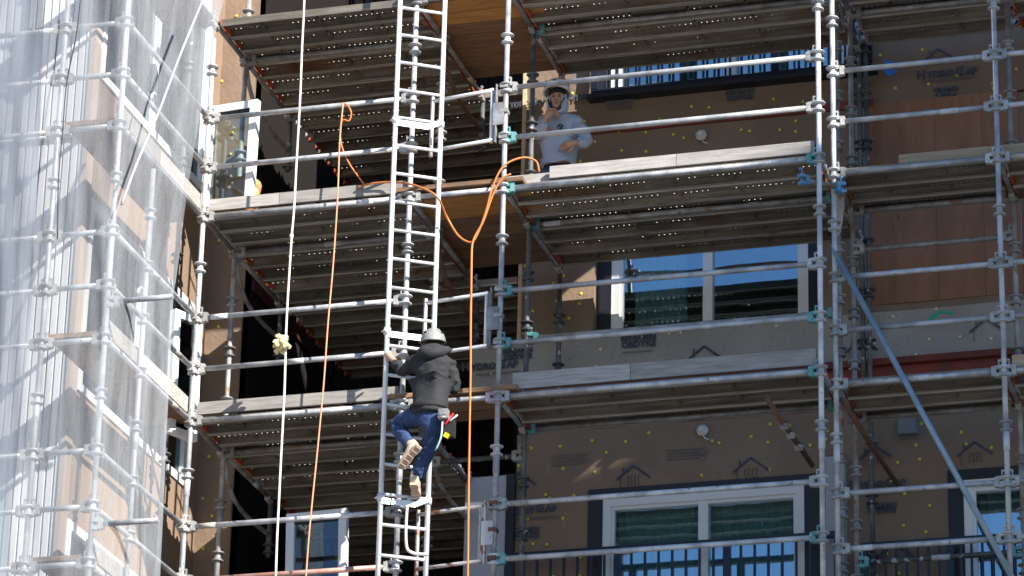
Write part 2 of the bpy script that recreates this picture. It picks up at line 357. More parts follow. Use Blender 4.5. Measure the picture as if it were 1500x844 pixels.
# upper floors behind everything so that nothing is open to the sky
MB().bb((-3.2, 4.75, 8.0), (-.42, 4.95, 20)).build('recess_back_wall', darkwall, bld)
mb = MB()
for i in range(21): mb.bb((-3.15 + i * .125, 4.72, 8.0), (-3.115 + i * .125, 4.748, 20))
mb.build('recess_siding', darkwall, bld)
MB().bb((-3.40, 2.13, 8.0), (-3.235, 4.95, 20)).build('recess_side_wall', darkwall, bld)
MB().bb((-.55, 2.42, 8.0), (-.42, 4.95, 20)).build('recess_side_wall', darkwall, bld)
# dark red floor edge inside the recess
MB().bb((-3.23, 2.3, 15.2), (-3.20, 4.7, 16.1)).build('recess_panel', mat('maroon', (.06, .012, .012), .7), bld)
# grey piers
mb = MB().bb((-.90, 2.06, 8.0), (-.50, 2.40, 12.99)); mb.bb((-.498, 2.08, 8.0), (-.44, 2.38, 12.99)); mb.build('grey_pier', pierm, bld)
MB().bb((-.50, 2.045, 8), (-.42, 2.09, 12.99)).build('pier_trim', black, bld)
MB().bb((-.44, 2.07, 14.34), (-.405, 2.30, 20)).build('corner_batten', woodnew, bld)
px_, _ = wp(1212, 700); px2_, _ = wp(1240, 700)
MB().bb((px_, WY - .09, 8.0), (px2_, WY + .02, 12.92)).build('grey_pier', pierm, bld)
# ---- left: wrapped return wall + wing
WX = -3.60; SY = -1.05        # wing side wall plane, siding plane
wall_grid('wrapped_return_wall', WX, -3.235, 9, 20, [], wrap, WY, dots=.7, dz=.26, dseed=6)
def side_wall(x, y0, y1, z0, z1, holes):
    mb = MB(); ys = sorted({y0, y1, *[h[0] for h in holes], *[h[1] for h in holes]}); zs = sorted({z0, z1, *[h[2] for h in holes], *[h[3] for h in holes]})
    for i in range(len(ys) - 1):
        for k in range(len(zs) - 1):
            yc = (ys[i] + ys[i + 1]) / 2; zc = (zs[k] + zs[k + 1]) / 2
            if not any(h[0] < yc < h[1] and h[2] < zc < h[3] for h in holes): mb.bb((x - .15, ys[i], zs[k]), (x, ys[i + 1], zs[k + 1]))
    return mb.build('wrapped_side_wall', wrap, bld)
SW = [(-.90, 1.75, z - .1, z + 1.75) for z in (10.05, 13.10, 16.15)]
side_wall(WX - .001, SY + .12, WY + .16, 9, 20, SW)
# white vertical siding, ribbed sheet
mb = MB(); x = WX - .03; prof = []
while x > -8.5:
    prof += [(x, 0), (x - .050, 0), (x - .056, .020), (x - .066, .020)]; x -= .074
prof.append((x, 0)); vs = []
for z in (8.5, 20): vs += [(p[0], SY + p[1], z) for p in prof]
n = len(prof); mb.add(vs, [(i, i + 1, n + i + 1, n + i) for i in range(n - 1)])
mb.bb((-8.5, SY + .02, 8.5), (WX - .036, SY + .15, 20)); mb.build('ribbed_siding', sidingm, bld)
MB().bb((WX - .035, SY - .02, 8.5), (WX + .012, SY + .13, 20)).build('corner_trim', mat('trim_tan', (.42, .34, .28), .7), bld)
for z in (12.35, 15.4, 18.4):
    MB().bb((-8.5, SY - .05, z), (WX - .037, SY - .002, z + .05)).build('siding_ledge', sidingm, bld)
# ---- windows
def window_front(x0, x1, z0, z1, mull, Y, curtain=None, door=True, fw=.075, room=True):
    """black surround, white vinyl frame, two panes, curtain and room behind"""
    MB().bb((x0 - .0, Y - .012, z0), (x0 + .14, Y + .10, z1)).bb((x1 - .14, Y - .012, z0), (x1, Y + .10, z1)).bb((x0 + .14, Y - .012, z1 - .10), (x1 - .14, Y + .10, z1)).build('black_surround', black, bld)
    a, b, c, d = x0 + .14, x1 - .14, z0, z1 - .10
    mb = MB(); y0, y1 = Y - .005, Y + .09
    for q in (0, 1):
        e = .032 * q; f_ = fw * (1 if q == 0 else .72)
        A, B, Cc, D = a + e * 1.6, b - e * 1.6, c + e * 1.6, d - e * 1.6; yy0 = y0 + .022 * q
        mb.bb((A, yy0, Cc), (A + f_, y1 + .001 * q, D)).bb((B - f_, yy0, Cc), (B, y1 + .001 * q, D)).bb((A + f_, yy0, D - f_), (B - f_, y1 - .001 * q, D)).bb((A + f_, yy0, Cc), (B - f_, y1 - .001 * q, Cc + f_))
    xm = a + (b - a) * mull; mb.bb((xm - .045, y0 + .012, c + fw), (xm + .045, y1 - .004, d - fw))
    wn = mb.build('window', white, bld)
    MB().bb((a + fw, Y + .050, c + fw), (xm - .045, Y + .056, d - fw)).build('pane', glass, wn)
    MB().bb((xm + .045, Y + .062, c + fw), (b - fw, Y + .068, d - fw)).build('pane', glass, wn)
    mb = MB(); mb.bb((x0 - .3, Y + 2.3, z0 - .2), (x1 + .3, Y + 2.4, z1 + .2)); mb.bb((x0 - .3, Y + .19, z1 + .02), (x1 + .3, Y + 2.3, z1 + .12)); mb.bb((x0 - .3, Y + .19, z0 - .2), (x1 + .3, Y + 2.3, z0 - .1))
    mb.bb((x0 - .4, Y + .19, z0 - .2), (x0 - .3, Y + 2.3, z1 + .1)).bb((x1 + .3, Y + .19, z0 - .2), (x1 + .4, Y + 2.3, z1 + .1)); mb.build('room', roomm, wn)
    if curtain:
        for c0, c1 in curtain:
            vs = []; n_ = int((c1 - c0) / .012); 
            for z in (z0 + .02, z1 - .05):
                for i in range(n_ + 1): vs.append((c0 + (c1 - c0) * i / n_, Y + .20 + .028 * math.sin(i * .95) + .01 * math.sin(i * .37), z))
            MB().add(vs, [(i, i + 1, n_ + 2 + i, n_ + 1 + i) for i in range(n_)], 0, True).build('curtain', curt, wn)
    return wn
window_front(*W2[:4], .49, WY + .12, [(.62, 1.12)])
window_front(*W3[:4], .50, WY, [(.46, 1.34), (1.38, 2.27)])
window_front(*W1[:4], .5, WY, [(.5, 1.5), (1.7, 2.75)])
window_front(*W4[:4], .45, WY, [(W4[0] + .2, W4[0] + .9)])
# windows of the wing's side wall (seen very obliquely through the net)
for (y0, y1, z0, z1) in SW:
    mb = MB(); X = WX
    mb.bb((X - .06, y0, z0), (X + .02, y0 + .08, z1)).bb((X - .06, y1 - .08, z0), (X + .02, y1, z1)).bb((X - .06, y0 + .08, z1 - .08), (X + .018, y1 - .08, z1)).bb((X - .06, y0 + .08, z0), (X + .018, y1 - .08, z0 + .08))
    mb.bb((X - .05, (y0 + y1) / 2 - .04, z0 + .08), (X + .01, (y0 + y1) / 2 + .04, z1 - .08)); wn = mb.build('window', white, bld)
    MB().bb((X - .03, y0 + .08, z0 + .08), (X - .024, y1 - .08, z1 - .08)).build('pane', glassside, wn)
    vs = []; n_ = 120
    for z in (z0 + .02, z1 - .05):
        for i in range(n_ + 1): vs.append((X - .13 + .03 * math.sin(i * .9), y0 + .05 + (y1 - y0 - .1) * i / n_, z))
    MB().add(vs, [(i, i + 1, n_ + 2 + i, n_ + 1 + i) for i in range(n_)], 0, True).build('curtain', curt, wn)
# boarded opening: three plywood sheets
xb = PB[0]
for i, (a, b) in enumerate(((PB[0] + .1, 3.58), (3.583, 4.02), (4.023, PB[1]))):
    MB().bb((a, WY - .012 - .003 * i, PB[2]), (b, WY + .01, PB[3])).build('plywood_sheet', plymat, bld)
MB().bb((PB[0], WY - .02, PB[2]), (PB[0] + .097, WY + .05, PB[3])).build('opening_edge', woodgrey, bld)
# balcony railings
def railing(x0, x1, z0, z1, Y, n, name='balcony_railing', slab=True):
    mb = MB(); mb.bb((x0, Y - .03, z1 - .05), (x1, Y + .03, z1)); mb.bb((x0, Y - .02, z0), (x1, Y + .02, z0 + .045))
    for i in range(n + 1):
        x = x0 + .02 + (x1 - x0 - .04) * i / n
        k = .034 if i % 8 == 0 else .011; mb.bb((x - k, Y - k * .7 - .0015, z0 + .045), (x + k, Y + k * .7 + .0015, z1 - .05))
    r = mb.build(name, railm, bld)
    if slab: MB().bb((x0 - .05, Y - .03, z0 - .045), (x1 + .05, WY + .018, z0 - .005)).build('balcony_edge', black, r)
    return r
railing(.28, 3.00, ZJ + .02, ZJ + 1.0, WY - .10, 24)
xr0, zr = wp(745, 812, WY - .22); railing(xr0, 2.68, zr - 1.05, zr, WY - .22, 24)
xr1, zr1 = wp(1262, 797, WY - .22); railing(xr1, 6.0, zr1 - 1.05, zr1, WY - .22, 32)
# dryer vent, junction boxes
def wall_fitting(px, py, kind):
    x, z = wp(px, py)
    if kind == 'vent':
        mb = MB().bb((x - .09, WY - .10, z - .08), (x + .09, WY - .012, z + .09)).bb((x - .105, WY - .012, z - .10), (x + .105, WY - .001, z + .11)).box((x, WY - .11, z - .01), (.15, .012, .12), Matrix.Rotation(.25, 3, 'X')); mb.build('wall_vent', ventm, bld)
    elif kind == 'c':
        MB().path(arc([(x - .01, WY + .02, z), (x, WY - .03, z + .05), (x + .03, WY - .05, z + .07), (x + .06, WY - .03, z + .06)], 5), .007, 8).lathe([(.001, -.012), (.020, -.012), (.020, -.002)], (x, WY - .004, z), 12, 0, Matrix(((1, 0, 0), (0, 0, 1), (0, 1, 0)))).build('cable_stub', ventm, bld)
    else:
        R = Matrix(((1, 0, 0), (0, 0, 1), (0, 1, 0)))
        lf = MB().lathe([(.001, -.085), (.022, -.085), (.030, -.07), (.030, -.05), (.052, -.045), (.056, -.018), (.050, -.014)], (x, WY, z), 16, 0, R).build('lamp_socket', lampw, bld)
        MB().path([(x + .01, WY - .05, z - .05), (x + .03, WY - .06, z - .09), (x + .07, WY - .04, z - .10)], .006).build('cable', lampw, lf)
wall_fitting(1028, 200, 's'); wall_fitting(1030, 632, 's'); wall_fitting(1030, 672, 'c'); wall_fitting(1332, 628, 'vent')
# ---- printing on the housewrap
def text_mesh(s, size, squash=1.0, bold=.0):
    cu = bpy.data.curves.new('txt', 'FONT'); cu.body = s; cu.size = size; cu.extrude = .0006; cu.offset = bold; cu.align_x = 'CENTER'; cu.resolution_u = 2
    o = bpy.data.objects.new('txt', cu); COL.objects.link(o); dg = bpy.context.evaluated_depsgraph_get(); dg.update()
    me = bpy.data.meshes.new_from_object(o.evaluated_get(dg)); bpy.data.objects.remove(o); return me
prints = []
def put_text(s, px, py, size, m_=ink, bold=.004, Y=WY, rot=0):
    x, z = wp(px, py, Y); me = text_mesh(s, size, 1, bold); me.materials.clear(); me.materials.append(m_)
    me.transform(Matrix.Translation((x, Y - .0175, z) ) @ Matrix.Rotation(math.pi / 2, 4, 'X') @ Matrix.Rotation(rot, 4, 'Z'))
    me.transform(Matrix.Translation(-bld.location)); return link('printed_lettering', me, bld)
def smallcaps(px, py, k=1.0, m_=ink):
    """the wrap's wordmark: H and G large, the rest small capitals"""
    x, z = wp(px, py); cur = -.33 * k
    for ch, sz in (('H', .125), ('YDRO', .095), ('G', .125), ('AP', .095)):
        me = text_mesh(ch, sz * k, 1, .005 * k); xs = [v.co.x for v in me.vertices]; wd = max(xs) - min(xs)
        me.materials.clear(); me.materials.append(m_)
        me.transform(Matrix.Translation((x + cur - min(xs), WY - .0175, z)) @ Matrix.Rotation(math.pi / 2, 4, 'X')); me.transform(Matrix.Translation(-bld.location))
        link('printed_lettering', me, bld); cur += wd + .011 * k
def house(px, py, k=1.0, steam=True, m_=ink):
    x, z = wp(px, py); mb = MB(); Y = WY - .0165
    def seg(a, b, t=.014): mb.beam((x + a[0] * k, Y, z + a[1] * k), (x + b[0] * k, Y, z + b[1] * k), .002, t * k)
    seg((-.17, .0), (0, .135), .022); seg((0, .135), (.17, .0), .022); seg((-.125, .02), (-.125, -.1)); seg((-.10, .07), (-.10, .12), .03)
    if steam:
        for i in range(4):
            pts = [(x + (-.05 + .035 * i + .008 * math.sin(q * 1.3)) * k, Y, z + (-.07 + .018 * q) * k) for q in range(7)]
            mb.path(pts, .0035 * k, 4)
    return mb.build('printed_house', m_, bld)
smallcaps(1392, 112, .95); put_text('DRAINABLE HOUSEWRAP', 1388, 119, .042, inkfaint, .0008); house(1375, 88, .8)
put_text('BENJAMIN', 1386, 134, .05); put_text('OBDYKE', 1386, 142, .05)
put_text('BENJAMIN', 936, 499, .075); put_text('OBDYKE', 936, 509, .085); put_text('HYDROGAP DRAINABLE', 934, 517, .026, inkfaint, .0005)
put_text('BENJAMIN', 759, 518, .065); put_text('OBDYKE', 759, 527, .07)
smallcaps(722, 541, .92); put_text('DRAINABLE BUILDING WRAP', 730, 549, .032, inkfaint, .0006)
house(1032, 528, 1.0, False); house(1262, 516, .9, False); house(1445, 486, .9, False)
house(928, 702, .95); house(1100, 692, 1.0); house(760, 712, .95); house(1428, 668, .95); house(1282, 672, .9); house(1310, 818, 1.0, False)
smallcaps(778, 752, .9); put_text('DRAINABLE BUILDING WRAP', 782, 762, .036, inkfaint, .0008); put_text('BENJAMIN', 770, 780, .06); put_text('OBDYKE', 770, 789, .065)
smallcaps(1290, 714, .85); put_text('DRAINABLE BUILDING WRAP', 1296, 722, .033, inkfaint, .0006); put_text('BENJAMIN', 1292, 744, .06); put_text('OBDYKE', 1292, 752, .065)
smallcaps(772, 156, .75); put_text('DRAINABLE', 776, 166, .04, inkfaint, .0006); smallcaps(866, 146, .85)
put_text('BENJAMIN', 1084, 138, .06); put_text('OBDYKE', 1084, 147, .065); put_text('BENJAMIN', 908, 152, .06, inkfaint); put_text('OBDYKE', 908, 161, .06, inkfaint)
put_text('BENJAMIN', 1258, 128, .05, inkfaint)
for a, b in ((836, 668), (1005, 660)):
    for k, s in enumerate(('DO NOT STACK MATERIALS ON WRAP', 'INSTALL PER PRINTED GUIDE', 'LAP SEAMS SHINGLE STYLE')): pass
for (a, b) in ((836, 668), (1005, 660)):
    x, z = wp(a, b); mb = MB()
    for k in range(4): mb.bb((x - .18, WY - .0175, z - .03 * k), (x + .18 - .05 * (k % 2), WY - .016, z - .03 * k + .008))
    mb.build('printed_small_lines', inkfaint, bld)
# ------------------------------------------------------------------ neighbour that shades the right part of the scaffold (outside the frame)
nb = empty('neighbouring_building', (14, -12, 0), 'plain grey stuccoed building standing across the yard to the right', 'building')
def prism(foot, z0, z1):
    n_ = len(foot); return MB().add([(x, y, z0) for x, y in foot] + [(x, y, z1) for x, y in foot], [tuple(range(n_))[::-1], tuple(range(n_, 2 * n_))] + [(i, (i + 1) % n_, n_ + (i + 1) % n_, n_ + i) for i in range(n_)])
T1 = 11; P1 = (-.25 + T1 * 1.442, -T1); L1 = 10
f1 = [P1, (P1[0] + L1 * .940, P1[1] + L1 * .340), (P1[0] + L1 * .940 + 4.33, P1[1] + L1 * .340 - 3), (P1[0] + 4.33, P1[1] - 3)]
prism(f1, 0, 14.35 + T1 * 1.053).build('low_wing', blocks, nb)
prism([(29.7, -12), (42, -12), (42, -18), (29.7, -18)], 0, 50).build('tower', blocks, nb)
# ------------------------------------------------------------------ scaffold pieces
PR = .0242
def collar_mesh(m_):
    key = 'collar_' + m_.name
    if key in bpy.data.meshes: return bpy.data.meshes[key]
    mb = MB().lathe([(PR, -.012), (.058, -.006), (.061, .0), (.058, .006), (PR, .010)], seg=16)
    mb.lathe([(PR, -.088), (.045, -.084), (.056, -.078), (.056, -.070), (.044, -.066), (.031, -.05), (.029, -.012)], seg=16)
    return mb.mesh(key, m_)
def tube_mesh(key, ln, m_, r=PR, axis='Z'):
    key = '%s_%s_%.2f' % (key, m_.name, ln)
    if key in bpy.data.meshes: return bpy.data.meshes[key]
    q = {'Z': (0, 0, 1), 'X': (1, 0, 0), 'Y': (0, 1, 0)}[axis]; mb = MB().path([(0, 0, 0), tuple(c * ln for c in q)], r, 16); return mb.mesh(key, m_)
def pole(x, y, z0, z1, label, m_=galv, phase=0, name='scaffold_pole'):
    p = empty(name, (x, y, z0), label, 'scaffold pole', 'upright poles of the scaffolding')
    link('tube', tube_mesh('pole', z1 - z0, m_), p)
    z = math.ceil((z0 - phase) * 2 + .01) / 2 + phase
    while z < z1:
        link('collar', collar_mesh(m_), p, (0, 0, z - z0)); z += .5
    # sleeve joint
    link('sleeve', MBsleeve(m_), p, (0, 0, min(z1 - z0 - .5, 2.25)))
    return p
def MBsleeve(m_):
    key = 'sleeve_' + m_.name
    if key in bpy.data.meshes: return bpy.data.meshes[key]
    return MB().lathe([(PR, 0), (.030, .004), (.030, .16), (PR, .165)], seg=14).mesh(key, m_)
def clamp_mesh(m_):
    """forked ledger head with its wedge: opens towards local -X"""
    key = 'clamp_' + m_.name
    if key in bpy.data.meshes: return bpy.data.meshes[key]
    mb = MB(); mb.box((.03, 0, .034), (.075, .042, .030)); mb.box((.03, 0, -.034), (.075, .042, .030)); mb.box((.066, 0, 0), (.040, .052, .085))
    mb.box((.014, 0, .02), (.012, .012, .155), Matrix.Rotation(.14, 3, 'Y')); mb.box((.012, 0, .100), (.030, .018, .016))
    mb.add([(-.012, -.03, .048), (.04, -.024, .052), (.04, .024, .052), (-.012, .03, .048), (-.012, -.03, .020), (.04, -.024, .016), (.04, .024, .016), (-.012, .03, .020)], [(0, 1, 2, 3), (7, 6, 5, 4), (0, 4, 5, 1), (1, 5, 6, 2), (2, 6, 7, 3), (3, 7, 4, 0)])
    mb.add([(-.012, -.03, -.020), (.04, -.024, -.016), (.04, .024, -.016), (-.012, .03, -.020), (-.012, -.03, -.048), (.04, -.024, -.052), (.04, .024, -.052), (-.012, .03, -.048)], [(0, 1, 2, 3), (7, 6, 5, 4), (0, 4, 5, 1), (1, 5, 6, 2), (2, 6, 7, 3), (3, 7, 4, 0)])
    return mb.mesh(key, m_)
RB = random.Random(11); stickw = mat('white_sticker', (.72, .72, .72), .6, 0, (.45, .46, .48), 30); sticky = mat('mud_splash', (.30, .27, .24), .8, 0, (.45, .42, .38), 30)
def band_mesh(m_):
    key = 'band_' + m_.name
    if key in bpy.data.meshes: return bpy.data.meshes[key]
    return MB().path([(0, 0, 0), (.16, 0, 0)], PR + .0012, 16).mesh(key, m_)
def rail(p, q, label, m_=galv, cm=castgrey, cm2=None, r=PR, name='guard_rail', cat='guard rail', group='horizontal tubes of the scaffolding', ends=(1, 1)):
    p = Vector(p); q = Vector(q); d = (q - p); ang = math.atan2(d.y, d.x); pit = math.atan2(d.z, math.hypot(d.x, d.y))
    o = empty(name, p, label, cat, group); o.rotation_euler = (0, -pit, ang); L_ = d.length
    t = link('tube', tube_mesh('rail', L_ - .13, m_, r, 'X'), o, (.065, 0, 0))
    if RB.random() < .4 and L_ > 1:
        u = RB.choice((.14, L_ - .50, L_ * .45)); link('sticker_band', band_mesh(RB.choice((stickw, stickw, sticky))), o, (u, 0, 0))
    if ends[0]: link('clamp', clamp_mesh(cm), o, (.022, 0, 0))
    if ends[1]: c = link('clamp', clamp_mesh(cm2 or cm), o, (L_ - .022, 0, 0)); c.rotation_euler = (0, 0, math.pi)
    return o
LV = {17: ('top', "above the white-helmeted worker"), 15: ('upper', "level the white-helmeted worker stands on"), 13: ('lower', "level with the climber's waist"), 11: ('bottom', 'below the climber')}
ORD = 'first second third fourth fifth sixth seventh eighth ninth tenth eleventh twelfth thirteenth fourteenth'.split()
# --- uprights
ZB, ZT = 10.0, 18.4
XA, XB, XC, XD = -2.86, -.87, .015, 2.90
XR, YR, XE = 2.96, .35, 4.42
pole(XA, 0, ZB, ZT - 1.6, 'bright sunlit corner pole where the net ends, before the white framed sash', galv)
pole(XB, 0, ZB, ZT, 'sunlit pole running up just behind the ladder rungs', galv)
pole(XC, 0, ZB, ZT, 'tall pole in the middle of the photo that the small swing gates hang from', galv)
pole(XD, 0, ZB, ZT, 'outermost pole at the right end of the wide middle bay', galv)
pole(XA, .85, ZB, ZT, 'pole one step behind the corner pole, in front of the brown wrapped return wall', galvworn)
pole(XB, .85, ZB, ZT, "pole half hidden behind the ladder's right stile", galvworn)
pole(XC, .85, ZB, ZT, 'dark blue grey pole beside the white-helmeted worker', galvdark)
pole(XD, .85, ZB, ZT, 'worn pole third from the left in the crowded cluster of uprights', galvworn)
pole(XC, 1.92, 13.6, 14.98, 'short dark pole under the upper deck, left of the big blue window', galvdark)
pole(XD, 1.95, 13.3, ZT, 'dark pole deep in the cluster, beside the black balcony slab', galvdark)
pole(XR, YR, ZB, ZT, 'pole second from the left in the cluster, where the diagonal brace starts', galv)
pole(XR, 1.2, ZB, ZT, 'grey pole at the right of the cluster, left of the plywood', galvworn)
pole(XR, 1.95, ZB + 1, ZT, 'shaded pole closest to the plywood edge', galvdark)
pole(XE, YR, ZB, ZT, 'front pole near the right edge of the photo', galv)
pole(XE, 1.2, ZB, ZT, 'pole just behind and right of the front pole near the right edge', galvworn)
pole(-2.86, -2.06, ZB, ZT, 'pole seen through the net at the outer corner of the left scaffold', galv)
pole(-3.44, -2.06, ZB, ZT, 'pole seen through the net in front of the white siding', galv)
pole(-2.86, -1.25, ZB, 14.9, 'short pole seen faintly through the net, between the outer corner pole and the net edge', galv)
pole(-4.9, -2.06, ZB, ZT, 'pole behind the dense net at the left edge of the photo', galv)
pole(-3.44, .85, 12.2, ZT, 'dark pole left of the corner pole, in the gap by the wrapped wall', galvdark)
# --- rails, left bay
def lvl(z):
    b = int(math.floor((z - .01) / 2) * 2 + 1) if False else None
    return b
names = {17.5: 'mid rail of the top deck', 17: 'front ledger tube under the top deck', 16: 'top guard rail of the upper deck', 15.5: 'middle guard rail of the upper deck', 15: 'front ledger tube under the upper deck',
         14: 'top guard rail of the lower deck', 13.5: 'middle guard rail of the lower deck', 13: 'front ledger tube under the lower deck', 12: 'top guard rail of the bottom deck', 11.5: 'middle guard rail of the bottom deck', 11: 'ledger tube under the bottom deck'}
for z in (17, 16, 15.5, 15, 14, 13.5, 13, 12, 11.5, 11):
    zz = z - .035
    if z != 17: rail((XA, 0, zz), (XB, 0, zz), names[z] + ', left of the ladder', cm=castgrey, m_=galv if z != 11.5 else mat('reddish_tube', (.42, .30, .27), .5, .3, (.40, .16, .10), 7))
    rail((XC, 0, zz), (XD, 0, zz), names[z] + ', across the wide middle bay', cm=castteal if z in (15, 15.5, 14, 13.5, 11.5) else castgrey, cm2=castteal if z in (15, 11.5, 13, 13.5) else castgrey)
    rail((XR, YR, zz), (XE, YR, zz), names[z] + ', in the bay at the right edge', cm=castgrey, cm2=castgrey)
    rail((XE, YR, zz), (6.5, YR, zz), names[z] + ', leaving the photo at right', cm=castgrey)
for z in (17, 15, 13): rail((XB, 0, z - .035), (XC, 0, z - .035), 'short ledger tube under the %s wooden deck between ladder and middle pole' % LV[z][0], cm2=castpink)
for z in (16, 15.5, 15, 14, 13.5, 13, 12, 11.5, 11, 17, 17.5):
    rail((XA, -2.06, z - .035), (XA, 0, z - .035), names[z] + ', receding beside the net edge')
    rail((-3.44, -2.06, z - .035), (-2.86, -2.06, z - .035), names[z] + ', short one behind the net')
    rail((-4.9, -2.06, z - .035), (-3.44, -2.06, z - .035), names[z] + ', by the white siding')
for z in (13.5, 11.5): rail((-2.86, -2.06, z - .2 ), (-2.2, -2.06, z - .2), 'stub of tube sticking out of the net, %s of the two' % ('upper' if z > 12 else 'lower'), ends=(1, 0))
# transoms (front to back) and inner ledgers
for z in (17, 15, 13, 11):
    for X, lab in ((XA, 'at the left corner'), (XB, 'beside the ladder'), (XC, 'at the middle pole'), (XD, 'at the right end of the middle bay')):
        rail((X, 0, z - .035), (X, .85, z - .035), 'front-to-back tube carrying the %s deck %s' % (LV[z][0], lab), galvworn, castgrey, name='transom', cat='transom')
        if z > 13 or X in (XA, XB):
            far = 1.92 if X in (XC, XD) else 2.15
            o = rail((X, .85, z - .035), (X, far, z - .035), 'rear front-to-back tube carrying the %s deck %s' % (LV[z][0], lab), galvworn, castgrey, name='transom', cat='transom')
            if X in (XA, XB):
                mt_ = rust if X == XB and z > 14 else galvworn
                b = MB(); b.path(arc([(X, .88, z - .10), (X, 1.0, z - .26), (X, 1.22, z - .38), (X, 1.6, z - .42), (X, 2.13, z - .40)], 6), .021, 12)
                bo = b.build('bracket_brace', mt_, None, (X, .85, z)); tag(bo, 'bent %s bracket pipe under the %s deck %s' % ('rusty' if mt_ is rust else 'dark grey', LV[z][0], lab), 'brace', 'bent bracket pipes under the decks')
                pole(X, 2.15, z - .62, z + .0, 'short hanging stub post under the %s deck %s' % (LV[z][0], lab), galvdark, name='stub_post')
    rail((XR, YR, z - .035), (XR, 1.2, z - .035), 'front-to-back tube carrying the %s deck in the pole cluster' % LV[z][0], galvworn, name='transom', cat='transom')
    rail((XE, YR, z - .035), (XE, 1.2, z - .035), 'front-to-back tube carrying the %s deck near the right edge' % LV[z][0], galvworn, name='transom', cat='transom')
    rail((XR, 1.2, z - .035), (XE, 1.2, z - .035), 'rear ledger tube of the %s deck in the right-edge bay' % LV[z][0], galvworn)
    rail((XC, .85, z - .035), (XD, .85, z - .035), 'inner ledger tube of the %s deck in the middle bay' % LV[z][0], galvworn, castteal)
    rail((XA, .85, z - .035), (XB, .85, z - .035), 'inner ledger tube of the %s deck in the left bay' % LV[z][0], galvworn)
rail((XC, .85, 13.965 - .12), (XD, .85, 13.965 - .12), 'rear tube crossing the big blue window, half a step below the front one', galvworn, castteal)
rail((XB, .85, 13.3), (XC, .85, 13.3), 'rear tube beside the climber and the grey pier, lower bay', galvworn)
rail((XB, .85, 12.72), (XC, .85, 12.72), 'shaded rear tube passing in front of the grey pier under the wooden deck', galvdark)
rail((XR, 1.2, 11.62), (XE, 1.2, 11.62), 'rear guard rail above the balcony railing at right', galvdark, castteal)
rail((XR, 1.2, 15.2), (XE, 1.2, 15.2), 'rear rail in front of the upper plywood', galv, castgrey)
rail((XR, 1.2, 14.58), (XE, 1.2, 14.58), 'rear rail crossing the top of the lower plywood', galvworn, castgrey)
# --- steel planks
PITCH = .297
def plank_mesh(L_):
    key = 'plank_%.2f' % L_
    if key in bpy.data.meshes: return bpy.data.meshes[key]
    hw = .141; prof = [(-hw + .030, -.066), (-hw + .006, -.072), (-hw, -.058), (-hw, -.004), (-hw + .004, 0), (-.030, 0), (-.020, -.022), (.020, -.022), (.030, 0), (hw - .004, 0), (hw, -.004), (hw, -.058), (hw - .006, -.072), (hw - .030, -.066)]
    vs = []; n_ = len(prof)
    for x in (-L_ / 2, L_ / 2): vs += [(x, a, b) for a, b in prof]
    mb = MB().add(vs, [(i, i + 1, n_ + i + 1, n_ + i) for i in range(2, n_ - 3)]).add(vs, [(i, i + 1, n_ + i + 1, n_ + i) for i in (0, 1, n_ - 3, n_ - 2)], 1)
    # cross stiffeners below the sheet
    k = -L_ / 2 + .35
    while k < L_ / 2 - .2: mb.bb((k, -hw + .004, -.022), (k + .02, hw - .004, -.015)); k += .55
    return mb.mesh(key, [plankm, lipm])
def hook_mesh(m_):
    key = 'hook_' + m_.name
    if key in bpy.data.meshes: return bpy.data.meshes[key]
    mb = MB().bb((-.012, -.142, -.056), (.0, .142, -.004))
    for y in (-.1, .1): mb.bb((-.004, y - .02, -.035), (.050, y + .02, .004)); mb.bb((.040, y - .02, -.05), (.052, y + .02, -.03))
    return mb.mesh(key, m_)
def steel_deck(x0, x1, y0, n_, z, where, skip=()):
    rnd = random.Random(int(z * 10 + x0 * 7))
    for i in range(n_):
        if i in skip: continue
        xe = x1 + .45 if (where.startswith('left') and i > 6) else x1; L_ = xe - x0 - .08
        y = y0 + PITCH * (i + .5); zt = z + .018 + rnd.uniform(-.004, .004)
        o = empty('steel_plank', ((x0 + xe) / 2, y, zt), '%s steel plank from the front, %s deck, %s' % (ORD[i], LV[z][0], where), 'scaffold plank', 'perforated steel planks of the scaffold decks')
        link('tread', plank_mesh(L_), o)
        m1 = orangecap if rnd.random() < .55 else castgrey
        a = link('end_hook', hook_mesh(m1), o, (L_ / 2, 0, 0)); b = link('end_hook', hook_mesh(m1), o, (-L_ / 2, 0, 0)); b.rotation_euler = (0, 0, math.pi)
for z in (17, 15, 13, 11):
    steel_deck(XA, XB, .03, 14, z, 'left of the ladder')
    steel_deck(XC, XD, .03, 6 if z > 13 else 3, z, 'across the wide middle bay')
    steel_deck(XR, XE, YR + .02, {17: 5, 15: 3, 13: 3, 11: 3}[z], z, 'in the right-edge bay')
    steel_deck(XE, 6.5, YR + .02, {17: 5, 15: 3, 13: 3, 11: 3}[z], z, 'leaving the photo at right')
